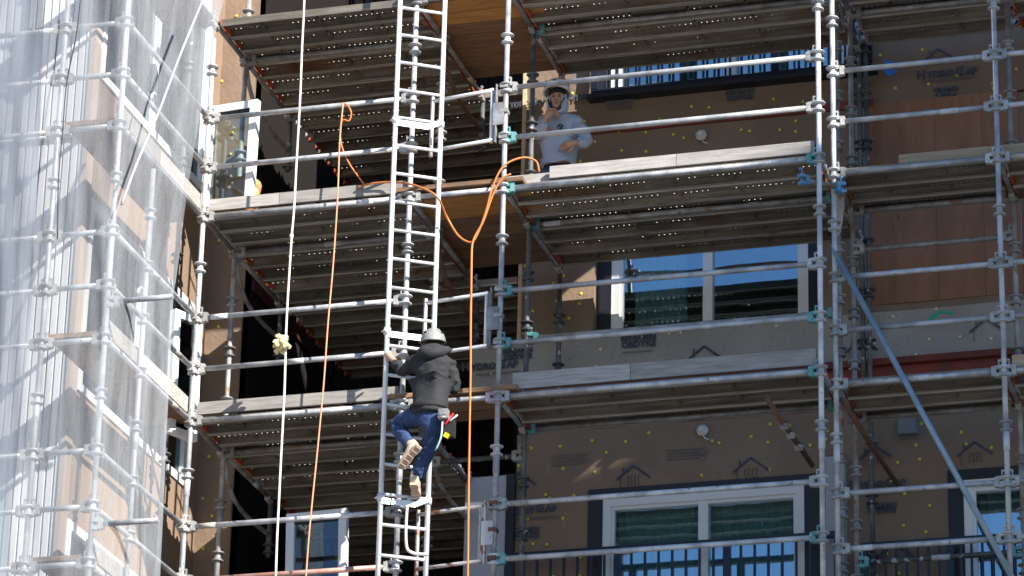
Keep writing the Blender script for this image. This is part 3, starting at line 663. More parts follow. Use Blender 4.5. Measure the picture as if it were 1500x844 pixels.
# --- timber decks between the ladder and the middle pole, and along the left return
for z in (17, 15, 13, 11):
    for i in range(8 if z > 13 else 3):
        m_ = woodorange if (i in (1, 2) and z != 13) else woodbrown
        y = .07 + i * .235; dx = random.uniform(-.04, .05)
        o = MB().box((0, 0, 0), (XC - XB + .30, .222, .040)).mesh('board', m_)
        o = link('wooden_board', o, None, ((XB + XC) / 2 + dx + .02, y, z + .035 + .004 * (i % 2))); o.rotation_euler = (0, 0, random.uniform(-.008, .008))
        tag(o, '%s %s board from the front in the %s wooden deck right of the ladder' % (ORD[i], 'orange brown' if m_ is woodorange else 'weathered brown', LV[z][0]), 'board', 'wooden boards bridging the decks')
    for i in range(2):
        o = MB().box((0, 0, 0), (.235, 2.2, .040)).mesh('board', woodbrown); o = link('wooden_board', o, None, (XA - .16 - i * .25, -.95, z + .03 + .004 * i))
        tag(o, '%s board of the %s walkway receding along the net at the left corner' % (('inner', 'outer')[1 - i], LV[z][0]), 'board', 'boards of the left walkway')
    o = MB().box((0, 0, 0), (.03, 2.0, .15)).mesh('toe', woodgrey); o = link('toe_board', o, None, (XA - .045, -1.02, z + .12)); tag(o, 'sunlit pale toe board receding to the left corner at the %s deck' % LV[z][0], 'toe board', 'toe boards')
# --- toe boards
def toe(xa, xb, y, z, label, m_=woodgrey, h=.115):
    o = MB().box((0, 0, 0), (xb - xa, .036, h)).mesh('toe', m_); o = link('toe_board', o, None, ((xa + xb) / 2, y, z + .02 + h / 2)); tag(o, label, 'toe board', 'toe boards'); return o
toe(XA + .04, -2.14, .045, 15.02, 'short weathered toe board on the upper deck below the bucket'); toe(-2.135, XB - .05, .045, 15.02, 'long weathered toe board on the upper deck between the two ropes')
toe(XA + .04, XB - .05, .045, 13.02, 'weathered toe board on the lower deck left of the climber'); toe(XA + .04, XB - .05, .045, 11.02, 'toe board on the bottom deck left of the ladder')
toe(XC + .42, 1.6, .045, 15.02, 'weathered toe board on the upper deck right of the white-helmeted worker'); toe(1.605, XD - .05, .045, 15.02, 'dappled toe board on the upper deck at the right of the middle bay', woodgrey)
toe(XC + .12, 1.2, .05, 13.02, 'left half of the grey toe board on the lower deck in the middle bay', woodgrey, .15); toe(1.205, XD - .05, .05, 13.02, 'right half of the grey toe board on the lower deck in the middle bay', woodgrey, .15)
toe(XR + .02, XE - .04, 1.12, 13.02, 'fresh pale timber toe board on the lower deck near the right edge', woodnew, .14); toe(XE - .9, XE + 1.8, .5, 15.02, 'pale timber toe board on the upper deck at the right edge', woodnew, .11)
toe(XE + .05, 6.4, .5, 13.02, 'pale timber toe board leaving the photo at lower right', woodnew, .12)
toe(XC - .02, XC + .40, .12, 15.0, "short pale board end at the worker's feet by the middle pole", woodgrey, .11)
o = MB().box((0, 0, 0), (1.6, .14, .05)).mesh('plank', woodnew); o = link('wooden_board', o, None, (3.62, .9, 11.14)); tag(o, 'pale timber edge at the very bottom right of the photo', 'board')
# --- diagonal brace
p = aY(1223, 370, YR - .06); q = aY(1478, 838, YR - .06)
br = empty('diagonal_brace', p, 'long blue grey diagonal tube running down to the lower right corner', 'brace')
MB().path([p + (q - p) * .02, q + (q - p) * .06], .026, 16).build('tube', mat('blue_tube', (.27, .35, .42), .42, .3, (.20, .27, .33), 8), br)
MB().beam(p - (q - p) * .02, p + (q - p) * .035, .012, .06).build('flattened_end', castteal, br); MB().ball(p, .022, 6).build('bolt', castteal, br)
# loose tubes and couplers at the cluster
p = aY(1170, 262, -.05); q = aY(1238, 276, .35); o = rail(p, q, 'short stray tube with bright blue clamp left of the pole cluster', galvworn, castblue, castblue)
p = aY(1124, 585, -.02); q = aY(1190, 682, 1.0); sb = empty('loose_brace', p, 'rusty stray tube with couplers hanging under the lower deck', 'brace')
MB().path([p, q], .024, 12).build('tube', rust, sb)
for t in (.38, .52, .7): c = p + (q - p) * t; MB().box(c, (.07, .07, .06), Matrix.Rotation(.7, 3, 'X')).path([c + Vector((-.06, -.03, .03)), c + Vector((.05, -.05, -.03))], .012, 8).build('coupler', galvworn, sb)
p = aY(1232, 585, .4); q = aY(1318, 715, 2.0); o = MB().path([p, q], .024, 12).build('rear_brace', rust, None, p); tag(o, 'rusty brown diagonal tube leaning from the cluster back to the wall at lower right', 'brace')
# --- ladder
La = Vector((-.945, -.26, 0)); Lb = Vector((-.585, -.035, 0)); LADZ0, LADZ1 = 10.4, 18.3
lad = empty('ladder', (La.x, La.y, LADZ0), 'tall silver ladder tied to the scaffold that the man in jeans climbs', 'ladder')
for s in (La, Lb): MB().path([(s.x, s.y, LADZ0), (s.x, s.y, LADZ1)], .0225, 14).build('stile', alu, lad)
z = LADZ0 + .2
rung_z = []
zr_ref = aY(600, 727, -.15).z
z = zr_ref - .278 * 8
while z < LADZ1 - .05:
    MB().path([(La.x, La.y, z), (Lb.x, Lb.y, z)], .0155, 12).build('rung', alu, lad); rung_z.append(z); z += .278
for yy, ext in ((187, 1), (495, 1), (738, 1)):
    zb = aY(600, yy, -.15).z; br_ = MB(); d = (Lb - La).normalized(); nrm = Vector((d.y, -d.x, 0))
    c0 = La + nrm * .028 + Vector((0, 0, zb)); c1 = La + (Lb - La) * .72 + nrm * .028 + Vector((0, 0, zb)); br_.beam(c0, c1, .008, .055)
    br_.beam(c1, Lb + nrm * .05 + Vector((0, 0, zb + .06)), .008, .05)
    for s in (La, Lb): br_.lathe([(.0226, -.03), (.033, -.03), (.033, .03), (.0226, .03)], (s.x, s.y, zb + (.05 if s is Lb else .035)), 14)
    br_.path([La + Vector((-.05, 0, zb + .035)), La + Vector((.0, -.04, zb + .035))], .010, 8); br_.build('joint_plate', alu, lad)
# U-shaped grab bar at the bottom right stile
p0 = Lb + Vector((0, -.03, aY(630, 735, 0).z)); zz = p0.z
MB().path(arc([(Lb.x, -.06, zz), (Lb.x - .11, -.13, zz - .005), (Lb.x - .15, -.15, zz - .07), (Lb.x - .15, -.15, zz - .42), (Lb.x - .10, -.12, zz - .50), (Lb.x + .02, -.05, zz - .50)], 6), .014, 10).build('grab_bar', alu, lad)
# --- swing gates between the ladder and the middle pole
def gate(z, label, m_):
    g = empty('swing_gate', (XC, 0, z), label, 'gate', 'swing gates beside the ladder'); e = Vector((-.68, .10, 0)); b = Vector((XC - .05, 0, 0))
    mb = MB()
    for h in (1.0, .5): mb.path([b + Vector((-.06, 0, z + h - .04)), b + e + Vector((0, 0, z + h - .04))], .018, 12)
    mb.path([b + e + Vector((0, 0, z + .40)), b + e + Vector((0, 0, z + 1.0))], .018, 12)
    mb.path([b + e * .12 + Vector((0, 0, z + .44)), b + e * .12 + Vector((0, 0, z + .98))], .018, 12); mb.build('frame', alu if m_ is None else m_, g)
    mb = MB().beam(b + Vector((-.03, -.02, z + .42)), b + Vector((-.03, -.02, z + 1.0)), .012, .035); mb.beam(b + e * .08 + Vector((.0, -.01, z + .45)), b + e * .08 + Vector((0, -.01, z + .95)), .03, .012)
    mb.box(b + Vector((-.005, -.035, z + .70)), (.105, .01, .22)); mb.build('hinge_plate', galvworn if m_ is None else m_, g)
    for h in (.98, .73, .47): MB().box((XC - .01, -.0, z + h), (.075, .085, .035)).build('hinge_clamp', castgrey if m_ is None else rust, g)
gate(15, 'silver swing gate left of the middle pole, beside the white-helmeted worker', None); gate(13, "swing gate with grey plate left of the middle pole, above the climber's shoulder", None)
gate(11, "rust-spotted swing gate left of the middle pole, below the climber", mat('rusty_white', (.62, .60, .57), .5, .1, (.55, .52, .50), 9, fine=((.30, .12, .06), 12, .56)))
# ------------------------------------------------------------------ left: nets
def net(name, path_px, m_, label, Yf, folds=.05, drape=0, seed=0, nu=70, nv=70):
    """hanging sheet: path_px gives for each row the pixel of the left and right edge and both depths"""
    vs = []; rows = path_px
    for j in range(nv + 1):
        t = j / nv * (len(rows) - 1); k = min(int(t), len(rows) - 2); u = t - k; a = rows[k]; b = rows[k + 1]
        y = a[0] + (b[0] - a[0]) * u; xs = [a[1][i] + (b[1][i] - a[1][i]) * u for i in range(len(a[1]))]
        P = [aY(xs[i], y + (0 if i == 0 else 0), Yf[i]) for i in range(len(xs))]
        z = P[-1].z; P = [Vector((q.x, q.y, z)) for q in P]
        cum = [0]
        for i in range(1, len(P)): cum.append(cum[-1] + (P[i] - P[i - 1]).length)
        for i in range(nu + 1):
            s_ = cum[-1] * i / nu; q = 0
            while q < len(P) - 2 and cum[q + 1] < s_: q += 1
            f_ = (s_ - cum[q]) / max(cum[q + 1] - cum[q], 1e-6); c = P[q].lerp(P[q + 1], f_); d = (P[q + 1] - P[q]).normalized(); nn = Vector((d.y, -d.x, 0))
            off = folds * (math.sin(s_ * 9 + z * .35 + seed) * .5 + noise.noise(Vector((s_ * 2.5 + seed, 0, z * .45))) * 1.2 + noise.noise(Vector((s_ * 7 + seed, 5, z * .9))) * .6)
            vs.append(c + nn * off)
    w_ = nu + 1; fs = [(j * w_ + i, j * w_ + i + 1, (j + 1) * w_ + i + 1, (j + 1) * w_ + i) for j in range(nv) for i in range(nu)]
    o = MB().add(vs, fs, 0, True).build(name, m_); return tag(o, label, 'netting', 'debris netting sheets')
rows = [(-120, [-60, 190, 372]), (0, [-60, 185, 330]), (130, [-60, 175, 303]), (260, [-60, 165, 276]), (430, [-60, 152, 247]), (560, [-60, 145, 243]), (700, [-60, 135, 238]), (980, [-60, 120, 232])]
net('debris_netting', rows, netm, 'pale translucent debris net hanging over the left scaffold up to its free right edge', [-2.3, -2.3, -1.4], .05, 0, 1)
rows2 = [(-120, [-90, 10, 72]), (0, [-90, 5, 66]), (200, [-90, 5, 58]), (420, [-90, 0, 48]), (600, [-90, -5, 32]), (760, [-90, -10, 16]), (980, [-90, -20, 8])]
net('debris_netting', rows2, netdense, 'second denser grey net fold at the far left edge', [-2.45, -2.45, -2.4], .07, 0, 4, 40, 60)
# rolled hem running diagonally over the net
pts = [aY(310, -30, -2.15), aY(297, 0, -2.15), aY(262, 85, -2.2), aY(232, 165, -2.22), aY(200, 240, -2.3), aY(178, 300, -2.36)]
o = MB().path(arc(pts, 6), .012, 8).build('net_hem', mat('hem_white', (.42, .44, .48), .8), None, pts[0]); tag(o, 'pale rolled hem line running diagonally across the net', 'net hem')
pts = [aY(120, -20, -2.5), aY(112, 50, -2.5), aY(98, 120, -2.5), aY(92, 190, -2.5), aY(86, 260, -2.5), aY(84, 350, -2.5)]
o = MB().path(arc(pts, 6), .006, 6).build('tie_cord', black, None, pts[0]); tag(o, 'thin black cord hanging down the net at left', 'cord')
# ------------------------------------------------------------------ ropes and hose
def rope(name, pts, r, m_, label, cat, n_=8):
    P = arc([aY(a, b, c) for a, b, c in pts], n_)
    P = [p + Vector((noise.noise(p * 1.7) * .006, noise.noise(p * 1.7 + Vector((9, 9, 9))) * .006, 0)) for p in P]
    o = MB().path(P, r, 8).build(name, m_, None, P[0]); return tag(o, label, cat)
rope('hanging_rope', [(446, -30, -.4), (443, 60, -.4), (437, 180, -.4), (431, 300, -.4), (427, 350, -.4), (421, 440, -.4), (417, 560, -.4), (412, 660, -.4), (407, 760, -.4), (403, 880, -.4)], .0105, whiterope, 'long off-white rope hanging straight down through the left bay', 'rope')
kn = empty('rope_bundle', aY(413, 502, -.42), 'frayed cream yellow bundle tied onto the white rope', 'rope bundle')
mb = MB(); rnd = random.Random(3); c = aY(413, 502, -.42)
for i in range(26):
    d = Vector((rnd.gauss(0, 1), rnd.gauss(0, .7), rnd.gauss(0, 1))).normalized(); p1 = c + d * .035; p2 = c + d * rnd.uniform(.05, .072) + Vector((rnd.uniform(-.02, .02), 0, rnd.uniform(-.02, .02)))
    mb.path(arc([c, p1, p2, p2 + Vector((rnd.uniform(-.03, .03), 0, -.015))], 3), [.019 + .005 * rnd.random()] * 10, 7)
mb.ball(c, (.042, .036, .05), 8); mb.build('frayed_strands', tape, kn)
MB().lathe([(.0106, -.02), (.018, -.016), (.018, .014), (.0106, .02)], aY(427, 346, -.4), 10).build('knot', whiterope, kn)
rope('orange_rope', [(502, 152, -.08), (498, 200, -.1), (494, 300, -.14), (487, 400, -.16), (480, 480, -.16), (474, 560, -.16), (466, 650, -.16), (457, 740, -.16), (446, 870, -.16)], .0078, orangerope, 'thin faded orange rope dropping from the rail left of the ladder', 'rope')
rope('orange_cord_loop', [(501, 152, -.05), (508, 154, -.05), (514, 165, -.06), (511, 177, -.06), (502, 176, -.06), (498, 190, -.04), (501, 215, .0), (512, 240, .02), (526, 260, .02), (533, 270, .02)], .0075, mat('orange_cord', (.70, .20, .05), .6), 'small looped orange cord tied to the upper guard rail', 'cord')
rope('air_hose', [(524, 275, .0), (545, 269, -.02), (580, 267, -.06), (612, 273, -.30), (640, 288, -.32), (655, 318, -.12), (672, 345, -.1), (690, 355, -.1), (700, 343, -.1), (712, 310, -.1), (722, 272, -.1), (738, 243, -.08), (765, 231, .0), (785, 236, .08), (790, 252, .1)], .010, orange, 'bright orange air hose looping from the ladder over the middle pole', 'hose')
rope('air_hose', [(748, 255, -.08), (735, 262, -.1), (722, 285, -.1), (708, 325, -.1), (694, 352, -.11), (691, 380, -.12), (690, 440, -.12), (689, 520, -.12), (688, 620, -.12), (686, 720, -.12), (685, 880, -.12)], .010, orange, 'bright orange hose hanging straight down beside the climber', 'hose')
# ------------------------------------------------------------------ loose window sashes, bucket, small things
def sash(px0, px1, pyt, pyb, Y, label, tilt=0.0, fw=.085, slant=0):
    a = aY(px0, pyt, Y); b = aY(px1, pyt, Y); zt = (a.z + b.z) / 2; zb = aY((px0 + px1) / 2, pyb, Y).z; o = empty('window_sash', ((a.x + b.x) / 2, Y, zb), label, 'window sash', 'loose white window sashes')
    w2 = (b.x - a.x) / 2; h = zt - zb; cx = (a.x + b.x) / 2; y0, y1 = Y - .035, Y + .035
    mb = MB().bb((cx - w2, y0, zb), (cx - w2 + fw, y1, zt)).bb((cx + w2 - fw, y0, zb), (cx + w2, y1, zt)).bb((cx - w2 + fw, y0 + .003, zt - fw), (cx + w2 - fw, y1 - .003, zt)).bb((cx - w2 + fw, y0 + .003, zb), (cx + w2 - fw, y1 - .003, zb + fw)); mb.build('frame', white, o)
    MB().bb((cx - w2 + fw, Y - .003, zb + fw), (cx + w2 - fw, Y + .003, zt - fw)).build('pane', glassclear, o)
    MB().bb((cx - w2 + fw + .0005, Y - .02, zt - fw - .02), (cx + w2 - fw - .0005, Y + .02, zt - fw - .0005)).build('gasket', black, o)
    o.rotation_euler = (0, tilt, 0) if not isinstance(tilt, tuple) else tilt; return o
sash(303, 380, 153, 305, .14, 'white framed sash on the upper deck by the corner pole, orange bucket behind', (0, .01, -.12), .075)
s2 = sash(426, 514, 750, 905, .55, 'white framed sash standing upright on the bottom deck behind the thin orange rope', (-.0, -.03, 0), .075)
o3 = sash(250, 302, 462, 640, .15, 'white sash swung open at the left corner behind the net edge, lower deck', (0, -.02, 1.15), .07)
bk = aY(356, 290, .34); bz = 15.05
b = empty('bucket', (bk.x, bk.y, bz), 'orange plastic bucket on the upper deck behind the glass sash', 'bucket')
MB().lathe([(.001, 0), (.125, 0), (.135, .02), (.155, .30), (.150, .305), (.165, .31), (.168, .36), (.160, .385), (.150, .385), (.14, .03), (.001, .03)], (bk.x, bk.y, bz), 24).build('pail', bucketm, b)
MB().path(arc([(bk.x - .166, bk.y, bz + .34), (bk.x - .12, bk.y - .10, bz + .20), (bk.x, bk.y - .155, bz + .13), (bk.x + .12, bk.y - .10, bz + .20), (bk.x + .166, bk.y, bz + .34)], 6), .005, 6).build('handle', galv, b)
p = aY(1304, 100, 1.9); o = MB().add([p + Vector(v) for v in ((-.06, 0, .1), (.05, 0, .06), (.06, 0, -.05), (-.02, .01, -.08), (-.07, .02, 0))], [(0, 1, 2, 3, 4)]).box(p + Vector((0, .02, 0)), (.08, .02, .12)).build('blue_cover', bluep, None, p); tag(o, 'small bright blue plastic cover at the balcony corner by the wrap lettering', 'plastic cover')
p = aY(1372, 465, 1.9); o = MB().beam(p + Vector((-.08, 0, -.03)), p + Vector((.02, 0, .05)), .01, .035).beam(p + Vector((.02, 0, .05)), p + Vector((.16, .02, .04)), .01, .02).build('green_strap', greenp, None, p); tag(o, 'small green strap on the ledge under the plywood', 'strap')
p = aY(632, 262, 1.0); o = MB().path([(p.x, p.y, 15.05), (p.x, p.y, 15.35)], .024, 10).lathe([(.024, 0), (.05, .01), (.05, .03), (.024, .04)], (p.x, p.y, 15.1), 12).build('jack_post', galvdark); tag(o, 'short dark green grey jack stub standing on the upper deck behind the gate', 'jack')
# cloth / rag at the cluster
c = aY(1230, 300, .8); vs = []
for j in range(9):
    for i in range(6): vs.append((c.x - .07 + .028 * i * (1 - .06 * j), c.y + .02 * math.sin(i * 1.7 + j), c.z + .2 - .062 * j))
o = MB().add(vs, [(j * 6 + i, j * 6 + i + 1, j * 6 + i + 7, j * 6 + i + 6) for j in range(8) for i in range(5)], 0, True).build('plastic_rag', mat('rag', (.45, .44, .42), .7), None, c); tag(o, 'torn translucent plastic rag hanging among the clustered poles', 'rag')
#PEOPLE
# ------------------------------------------------------------------ people
def skin_mesh(name, nodes, edges, sub=2, crumple=0, cs=9, root=None):
    """one continuous surface grown along the joints; nodes: key -> (point, radius or (rx, ry))"""
    keys = list(nodes); me = bpy.data.meshes.new(name); me.from_pydata([tuple(nodes[k][0]) for k in keys], [(keys.index(a), keys.index(b)) for a, b in edges], [])
    o = bpy.data.objects.new(name, me); COL.objects.link(o); md = o.modifiers.new('s', 'SKIN'); md.use_smooth_shade = True
    for i, k in enumerate(keys):
        r = nodes[k][1]; sv = me.skin_vertices[0].data[i]; sv.radius = (r, r) if isinstance(r, (int, float)) else r; sv.use_root = (k == (root or keys[0]))
    sd = o.modifiers.new('d', 'SUBSURF'); sd.levels = sub; sd.render_levels = sub
    dg = bpy.context.evaluated_depsgraph_get(); dg.update(); out = bpy.data.meshes.new_from_object(o.evaluated_get(dg)); bpy.data.objects.remove(o)
    if crumple:
        for v in out.vertices:
            n_ = noise.noise(Vector((v.co.x * cs, v.co.y * cs, v.co.z * cs * 2.2))) + .5 * noise.noise(v.co * cs * 2.6); v.co += v.normal * n_ * crumple
    return out
def to_obj(name, me, m_, parent):
    me.materials.clear(); me.materials.append(m_); me.transform(Matrix.Translation(-parent.location))
    for p_ in me.polygons: p_.use_smooth = True; p_.material_index = 0
    return link(name, me, parent)
def hand(mb, wrist, pdir, across, palm_n, curl, k=1.0, mirror=1):
    """palm, four unequal bent fingers and a thumb leaving the side of the palm"""
    pdir = pdir.normalized(); across = (across - pdir * across.dot(pdir)).normalized() * mirror; nrm = palm_n.normalized(); L_ = .095 * k
    mb.path([wrist - pdir * .02, wrist + pdir * .02, wrist + pdir * L_ * .6, wrist + pdir * L_], [.026 * k, .031 * k, .038 * k, .030 * k], 10)
    for i, (off, ln) in enumerate(((-.030, .062), (-.010, .078), (.011, .072), (.030, .056))):
        a = wrist + pdir * (L_ * .85) + across * off * k; pts = [a]; d = pdir.copy(); ang = curl * (.7 + .12 * i)
        for s_ in (.42, .32, .26):
            d = (d * math.cos(ang) + nrm * math.sin(ang)).normalized(); nn = nrm - d * nrm.dot(d)
            if nn.length > 1e-3: nrm_ = nn.normalized()
            pts.append(pts[-1] + d * ln * s_ * 1.15 * k)
        mb.path(pts, [.0098 * k, .0092 * k, .0085 * k, .0065 * k], 8)
    t0 = wrist + pdir * .03 * k - across * .030 * k; t1 = t0 + (pdir * .6 - across * .7 + nrm * .3).normalized() * .035 * k; t2 = t1 + (pdir * .8 + nrm * .6).normalized() * .030 * k; t3 = t2 + (pdir * .6 + nrm * .8 + across * .2).normalized() * .022 * k
    mb.path([t0, t1, t2, t3], [.015 * k, .012 * k, .011 * k, .008 * k], 8)
def frame(fwd, up=Vector((0, 0, 1))):
    y = fwd.normalized(); x = y.cross(up).normalized(); z = x.cross(y); return Matrix((x, y, z)).transposed()
def head(mb, c, fwd, k=1.0, up=Vector((0, 0, 1))):
    """cranium, jaw, nose, brow, lips and ears facing fwd"""
    R = frame(fwd, up)
    def P(x, y, z): return c + R @ Vector((x, y, z)) * k
    mb.ball(P(0, -.012, .025), (.075 * k, .094 * k, .092 * k), 12, 0, R); mb.ball(P(0, .022, -.045), (.056 * k, .062 * k, .066 * k), 12, 0, R)
    mb.path([P(0, .082, .02), P(0, .100, -.005), P(0, .112, -.022), P(0, .094, -.030)], [.009 * k, .012 * k, .016 * k, .012 * k], 8)
    mb.ball(P(0, .072, .030), (.052 * k, .016 * k, .010 * k), 8, 0, R); mb.ball(P(0, .082, -.055), (.024 * k, .009 * k, .008 * k), 8, 1, R); mb.ball(P(0, .072, -.085), (.022 * k, .018 * k, .018 * k), 8, 0, R)
    for s_ in (-1, 1):
        mb.ball(P(.028 * s_, .074, .014), (.012 * k, .009 * k, .007 * k), 6, 2, R); mb.ball(P(.034 * s_, .060, -.018), (.022 * k, .020 * k, .020 * k), 8, 0, R)
        mb.ball(P(.076 * s_, -.005, .0), (.010 * k, .020 * k, .032 * k), 8, 0, R); mb.ball(P(.028 * s_, .082, .030), (.016 * k, .006 * k, .004 * k), 6, 2, R)
def merge(me, mb, mats):
    """adds the sculpted pieces to the body surface: body stays one mesh"""
    bm = bmesh.new(); bm.from_mesh(me); o = len(bm.verts)
    for v in mb.v: bm.verts.new(v)
    bm.verts.ensure_lookup_table()
    for f, mi in zip(mb.f, mb.mi):
        try: q = bm.faces.new([bm.verts[i + o] for i in f]); q.material_index = mi; q.smooth = True
        except ValueError: pass
    bmesh.ops.recalc_face_normals(bm, faces=bm.faces); bm.to_mesh(me); bm.free(); return me
def body_obj(me, mb, parent):
    me.materials.clear()
    for p_ in me.polygons: p_.material_index = 0
    merge(me, mb, None)
    for m_ in (skinm, mat('lips', (.36, .15, .12), .6), hairm): me.materials.append(m_)
    me.transform(Matrix.Translation(-parent.location))
    for p_ in me.polygons: p_.use_smooth = True
    return link('body', me, parent)
def boot(name, ankle, toe, up, parent, k=1.0):
    """lace-up work boot: shaft, foot, thick treaded sole"""
    f_ = (toe - ankle); f_ = f_.normalized(); up = (up - f_ * up.dot(f_)).normalized(); x = f_.cross(up); R = Matrix((x, f_, up)).transposed()
    def P(a, b, c): return ankle + R @ Vector((a, b, c)) * k
    n_ = {'a': (P(0, -.02, .13), (.050 * k, .052 * k)), 'b': (P(0, -.02, .06), (.050 * k, .056 * k)), 'c': (P(0, -.005, -.005), (.050 * k, .052 * k)), 'h': (P(0, -.055, -.035), (.040 * k, .036 * k)), 'd': (P(0, .07, -.020), (.047 * k, .046 * k)), 'e': (P(0, .14, -.036), (.050 * k, .033 * k)), 'f': (P(0, .185, -.040), (.036 * k, .026 * k))}
    me = skin_mesh('boot', n_, [('a', 'b'), ('b', 'c'), ('c', 'h'), ('c', 'd'), ('d', 'e'), ('e', 'f')], 2, .003, 20); b = to_obj(name, me, bootm, parent)
    mb = MB(); prof = [(-.036, -.085), (-.042, -.04), (-.034, .02), (-.044, .09), (-.046, .14), (-.036, .19), (-.012, .212), (.014, .212), (.036, .19), (.046, .14), (.044, .09), (.034, .02), (.042, -.04), (.036, -.085)]
    vs = [P(a, c, -.078) for a, c in prof] + [P(a, c, -.052) for a, c in prof]; m_ = len(prof)
    mb.add(vs, [tuple(range(m_)), tuple(range(m_, 2 * m_))[::-1]] + [(i, (i + 1) % m_, m_ + (i + 1) % m_, m_ + i) for i in range(m_)])
    for i in range(5): mb.beam(P(-.030, -.06 + .056 * i, -.079), P(.030, -.06 + .056 * i, -.079), .030 * k, .004 * k)
    sm_ = mb.mesh('sole', solem); sm_.transform(Matrix.Translation(-parent.location)); s = link('sole', sm_, b)
    mb = MB()
    for i in range(5): mb.path([P(-.022, .03 + .022 * i, .030 - .016 * i), P(.022, .045 + .022 * i, .028 - .016 * i)], .0035 * k, 5)
    lm = mb.mesh('laces', woodgrey); lm.transform(Matrix.Translation(-parent.location)); link('laces', lm, b); return b
def helmet(c, fwd, m_, parent, k=1.0, vents=True, up=Vector((0, 0, 1)), peak=True):
    R = frame(fwd, up); mb = MB(); vs = []; nseg = 28; nr = 9
    for j in range(nr + 1):
        a = math.pi * .5 * j / nr
        for i in range(nseg):
            b = 2 * math.pi * i / nseg; r = math.sin(a) if j else 0.0001
            v = Vector((.112 * r * math.cos(b), .136 * r * math.sin(b), .115 * math.cos(a))); vs.append(c + R @ v * k)
    base = len(vs); 
    for i in range(nseg):
        b = 2 * math.pi * i / nseg; pk = .045 * max(0, math.sin(b)) ** 6 if peak else .0; v = Vector((.120 * math.cos(b), (.143 + pk) * math.sin(b), -.014)); vs.append(c + R @ v * k)
    for i in range(nseg):
        b = 2 * math.pi * i / nseg; v = Vector((.104 * math.cos(b), .128 * math.sin(b), -.014)); vs.append(c + R @ v * k)
    rows_ = nr + 3; mb.add(vs, [(j * nseg + i, j * nseg + (i + 1) % nseg, (j + 1) * nseg + (i + 1) % nseg, (j + 1) * nseg + i) for j in range(rows_ - 1) for i in range(nseg)], 0, True)
    h = mb.build('helmet', m_, parent)
    if vents:
        v_ = MB()
        for s_ in (-1, 1):
            for q, (a, b_) in enumerate(((.075, .065), (.088, .0), (.070, -.07))):
                d = Vector((s_ * a, b_, .062 if q != 1 else .055)); v_.ball(c + R @ d * k * 1.04, (.014 * k, .022 * k, .010 * k), 6, 0, R)
        v_.box(c + R @ Vector((0, .128, .045)) * k, (.035 * k, .008 * k, .006 * k), R).box(c + R @ Vector((0, .131, .036)) * k, (.008 * k, .006 * k, .018 * k), R); 
        vm = v_.mesh('vent', hairm); vm.transform(Matrix.Translation(-parent.location)); link('vent', vm, h)
    return h
V = Vector
def sub_build(mb, name, m_, root, parent):
    me = mb.mesh(name, m_); me.transform(Matrix.Translation(-root.location)); return link(name, me, parent)
# ---- the climber (seen from behind)
root1 = empty('person', aY(628, 600, -.50), 'man in charcoal hoodie, jeans and tan boots climbing the ladder, tools at his hip', 'person')
J = {k: aY(*v) for k, v in dict(pel=(628, 603, -.50), wst=(630, 583, -.49), cst=(634, 550, -.47), upc=(634, 530, -.46), nk=(636, 516, -.44), hd=(634, 500, -.40), shl=(609, 531, -.46), shr=(658, 536, -.46), ell=(590, 545, -.36), wrl=(575, 526, -.30),
     elr=(667, 571, -.38), wrr=(652, 566, -.18), hpl=(617, 609, -.50), hpr=(639, 611, -.49), knl=(579, 622, -.36), anl=(604, 655, -.50), knr=(628, 655, -.40), anr=(609, 704, -.26)).items()}
E_ = [('pel', 'wst'), ('wst', 'cst'), ('cst', 'upc'), ('upc', 'nk'), ('upc', 'shl'), ('shl', 'ell'), ('ell', 'wrl'), ('upc', 'shr'), ('shr', 'elr'), ('elr', 'wrr'), ('pel', 'hpl'), ('hpl', 'knl'), ('knl', 'anl'), ('pel', 'hpr'), ('hpr', 'knr'), ('knr', 'anr')]
rad = dict(pel=.10, wst=.09, cst=.12, upc=.10, nk=.052, shl=.06, shr=.06, ell=.040, wrl=.028, elr=.040, wrr=.028, hpl=.080, hpr=.080, knl=.052, anl=.038, knr=.052, anr=.038)
bm1 = skin_mesh('body', {k: (J[k], rad[k]) for k in rad}, E_, 2)
mb = MB(); head(mb, J['hd'], V((-.35, .85, .18)), .98); mb.path([J['nk'], J['hd'] + V((0, -.01, -.05))], [.055, .05], 10)
gl = V((La.x, La.y, aY(570, 519, La.y).z)); hand(mb, J['wrl'], gl - J['wrl'] + V((-.01, 0, .01)), V((0, .2, 1)), V((.5, .8, 0)), .85, .95, 1)
gr = V((Lb.x, Lb.y, J['wrr'].z + .02)); hand(mb, J['wrr'], gr - J['wrr'], V((0, 0, 1)), V((-.3, .9, 0)), .9, .95, -1)
body_obj(bm1, mb, root1)
hn = {'hem': (J['pel'] + V((.005, 0, -.045)), (.165, .150)), 'wst': (J['wst'], (.175, .145)), 'mid': (J['wst'].lerp(J['cst'], .5), (.160, .125)), 'cst': (J['cst'], (.168, .130)), 'upc': (J['upc'] + V((0, 0, -.01)), (.125, .105)), 'nk': (J['nk'] + V((0, 0, -.01)), (.075, .075)), 'shl': (J['shl'], .078), 'mll': (J['shl'].lerp(J['ell'], .5), .066), 'ell': (J['ell'], .060), 'mfl': (J['ell'].lerp(J['wrl'], .55), .050), 'wrl': (J['wrl'].lerp(J['ell'], .1), .037),
      'shr': (J['shr'], .080), 'mlr': (J['shr'].lerp(J['elr'], .5), .070), 'elr': (J['elr'], .062), 'wrr': (J['wrr'], .040)}
